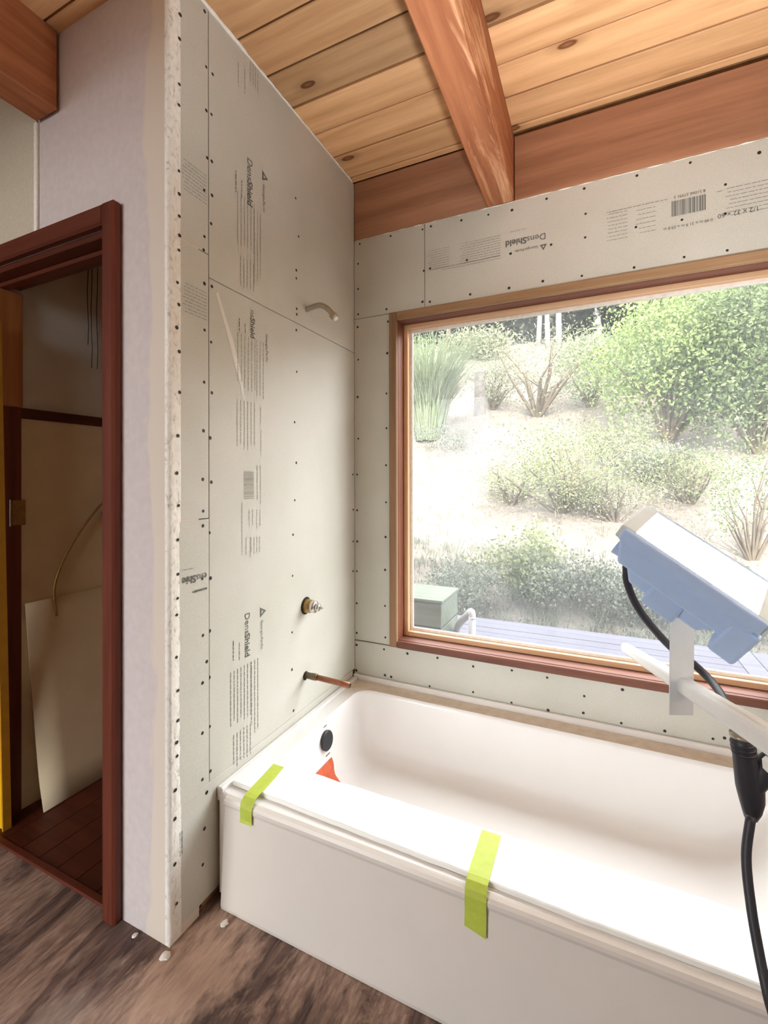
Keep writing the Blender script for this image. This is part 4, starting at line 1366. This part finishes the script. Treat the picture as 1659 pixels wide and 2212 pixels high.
bush('bare_shrub', 1625, 1215, 190, 260, M['leaf_mid'], 'sparse shrub with thin bare stems right of the lamp', n=1500, leaf=0.04, lw=0.3, nb=30, seed=15, dens=0.10)
bush('fern_patch', 1030, 775, 150, 55, M['leaf_pale'], 'yellowish ferny undergrowth below the forest edge', n=2600, leaf=0.18, lw=0.25, seed=16, dens=0.15, twigs=False)
bush('fern_patch', 1310, 800, 170, 70, M['leaf_fresh'], 'feathery green undergrowth below the brown trunks', n=3000, leaf=0.2, lw=0.2, seed=17, dens=0.15, twigs=False)
bush('scrub', 960, 985, 130, 60, M['leaf_grey'], 'small grey scrub under the arching grass clump', n=1800, leaf=0.05, lw=0.3, seed=18, dens=0.15, twigs=False)
bush('scrub', 1062, 885, 150, 100, M['leaf_pale'], 'pale scrub beside the tree stump', n=3200, leaf=0.08, lw=0.2, seed=21, dens=0.14)
bush('twiggy_shrub', 1275, 880, 170, 150, M['leaf_fresh'], 'loose green shrub between the twiggy shrub and the large bright bush', n=4200, leaf=0.09, lw=0.16, seed=22, dens=0.13)
bush('scrub', 1335, 1010, 150, 95, M['leaf_broad'], 'yellow green scrub at the foot of the large bright bush', n=3200, leaf=0.05, lw=0.25, seed=23, dens=0.14)
bush('scrub', 1105, 1090, 170, 110, M['leaf_pale'], 'pale scrub on the sand left of the low spreading scrub', n=3000, leaf=0.045, lw=0.22, seed=24, dens=0.14)
bush('scrub', 1330, 1130, 190, 110, M['leaf_pale'], 'pale scrub on the sand above the work light', n=3200, leaf=0.045, lw=0.22, seed=25, dens=0.14)
bush('scrub', 1490, 1090, 200, 110, M['leaf_broad'], 'greenish scrub on the sand above the glowing lens', n=3200, leaf=0.045, lw=0.25, seed=26, dens=0.14)
bush('green_bush', 1545, 845, 250, 230, M['leaf_bright'], 'bright bush high on the slope between the two big bushes', n=8000, leaf=0.12, lw=0.28, nb=36, seed=27, dens=0.12)
bush('green_bush', 1400, 850, 110, 85, M['leaf_fresh'], 'small fresh green bush above the large bright bush', n=4500, leaf=0.12, lw=0.25, nb=24, seed=28, dens=0.13)
bush('scrub', 905, 870, 90, 130, M['leaf_mid'], 'mid green scrub behind the arching grass clump', n=2600, leaf=0.09, lw=0.25, seed=29, dens=0.14, twigs=False)
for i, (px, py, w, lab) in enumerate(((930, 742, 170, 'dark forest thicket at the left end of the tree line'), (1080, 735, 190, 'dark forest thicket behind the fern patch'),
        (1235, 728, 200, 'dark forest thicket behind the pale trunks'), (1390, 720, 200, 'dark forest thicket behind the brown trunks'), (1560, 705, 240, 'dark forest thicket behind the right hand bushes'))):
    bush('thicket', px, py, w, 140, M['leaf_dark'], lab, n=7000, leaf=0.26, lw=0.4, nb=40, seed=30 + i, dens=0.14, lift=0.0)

def tree(px, py, wpx, hpx, bark, leafm, lab, seed, lean=0.0):
    b = ground_at(px, py)
    dist = (b - CAM).dot(FW)
    r0 = wpx * dist / FOC / 2
    H = hpx * dist / FOC
    e = empty('tree', b, lab, 'tree', 'trees at the forest edge')
    pts = [b + Vector((lean * H * t + 0.05 * math.sin(seed + 4 * t), 0, -0.2 + H * t)) for t in np.linspace(0, 1, 8)]
    tube('trunk', pts, [r0 * (1.15 - 0.6 * t) for t in np.linspace(0, 1, 8)], bark, e, 9)
    top = Vector(pts[-1])
    cs = blob_centers(top - Vector((0, 0, H * 0.3)), H * 0.11, H * 0.11, H * 0.45, 16, seed)
    fo = fast_quads('foliage', leaves(2200, cs, (H * .035, H * .035, H * .05), 0.22, 0.08, seed), leafm, e, b)
    fo['kind'] = 'stuff'
for i, t in enumerate(((1163, 748, 10, 300, 'bark_white', 'leftmost of three slim pale trunks at the forest edge'), (1181, 750, 10, 290, 'bark_white', 'middle one of three slim pale trunks at the forest edge'),
        (1204, 745, 12, 300, 'bark_white', 'rightmost of three slim pale trunks at the forest edge'), (1292, 735, 15, 320, 'bark_white', 'grey straight trunk standing apart between pale and brown trunks'),
        (1357, 725, 17, 320, 'bark_brown', 'thick brown trunk left of the right hand bushes'), (1378, 722, 12, 300, 'bark_brown', 'thinner brown trunk beside the thick brown one'),
        (968, 757, 10, 280, 'bark_brown', 'dark thin trunk above the arching grass clump'), (1086, 725, 9, 280, 'bark_white', 'faint slim trunk above the stump'))):
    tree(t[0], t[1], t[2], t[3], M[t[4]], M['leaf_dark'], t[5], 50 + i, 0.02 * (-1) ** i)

b = ground_at(1036, 895)
dist = (b - CAM).dot(FW)
tag(tube('tree_stump', [b + Vector((0, 0, -0.1)), b + Vector((0, 0, 0.2)), b + Vector((0.01, 0, 90 * dist / FOC)), b + Vector((0.01, 0, 92 * dist / FOC))],
         [14 * dist / FOC, 12 * dist / FOC, 11 * dist / FOC, 8 * dist / FOC], M['stump'], None, 10, False), 'grey tree stump standing on the slope left of the twiggy shrub', 'stump')

# dry grass tufts scattered over the bank
r = np.random.default_rng(91)
Q = []
for _ in range(1100):
    x, y_ = r.uniform(-4.5, 7.5), r.uniform(2.9, 11.5)
    Q.append(blades(7, Vector((x, y_, gz(x, y_))), 0.10, r.uniform(0.08, 0.22), 0.005, int(r.integers(1e6)), 0.8))
dg = fast_quads('dry_grass', np.concatenate(Q), M['leaf_straw'], None, (1.5, 7.0, 0.0))
tag(dg, 'straw coloured dry grass scattered over the slope', 'grass', kind='stuff')
Q = []
for _ in range(1000):
    x, y_ = r.uniform(-1.8, 3.4), r.uniform(2.8, 4.9)
    Q.append(blades(8, Vector((x, y_, gz(x, y_))), 0.10, r.uniform(0.08, 0.2), 0.005, int(r.integers(1e6)), 0.7))
dg = fast_quads('green_grass', np.concatenate(Q), M['leaf_grey'], None, (1.0, 3.8, -0.2))
tag(dg, 'grey green grass growing along the deck edge', 'grass', kind='stuff')
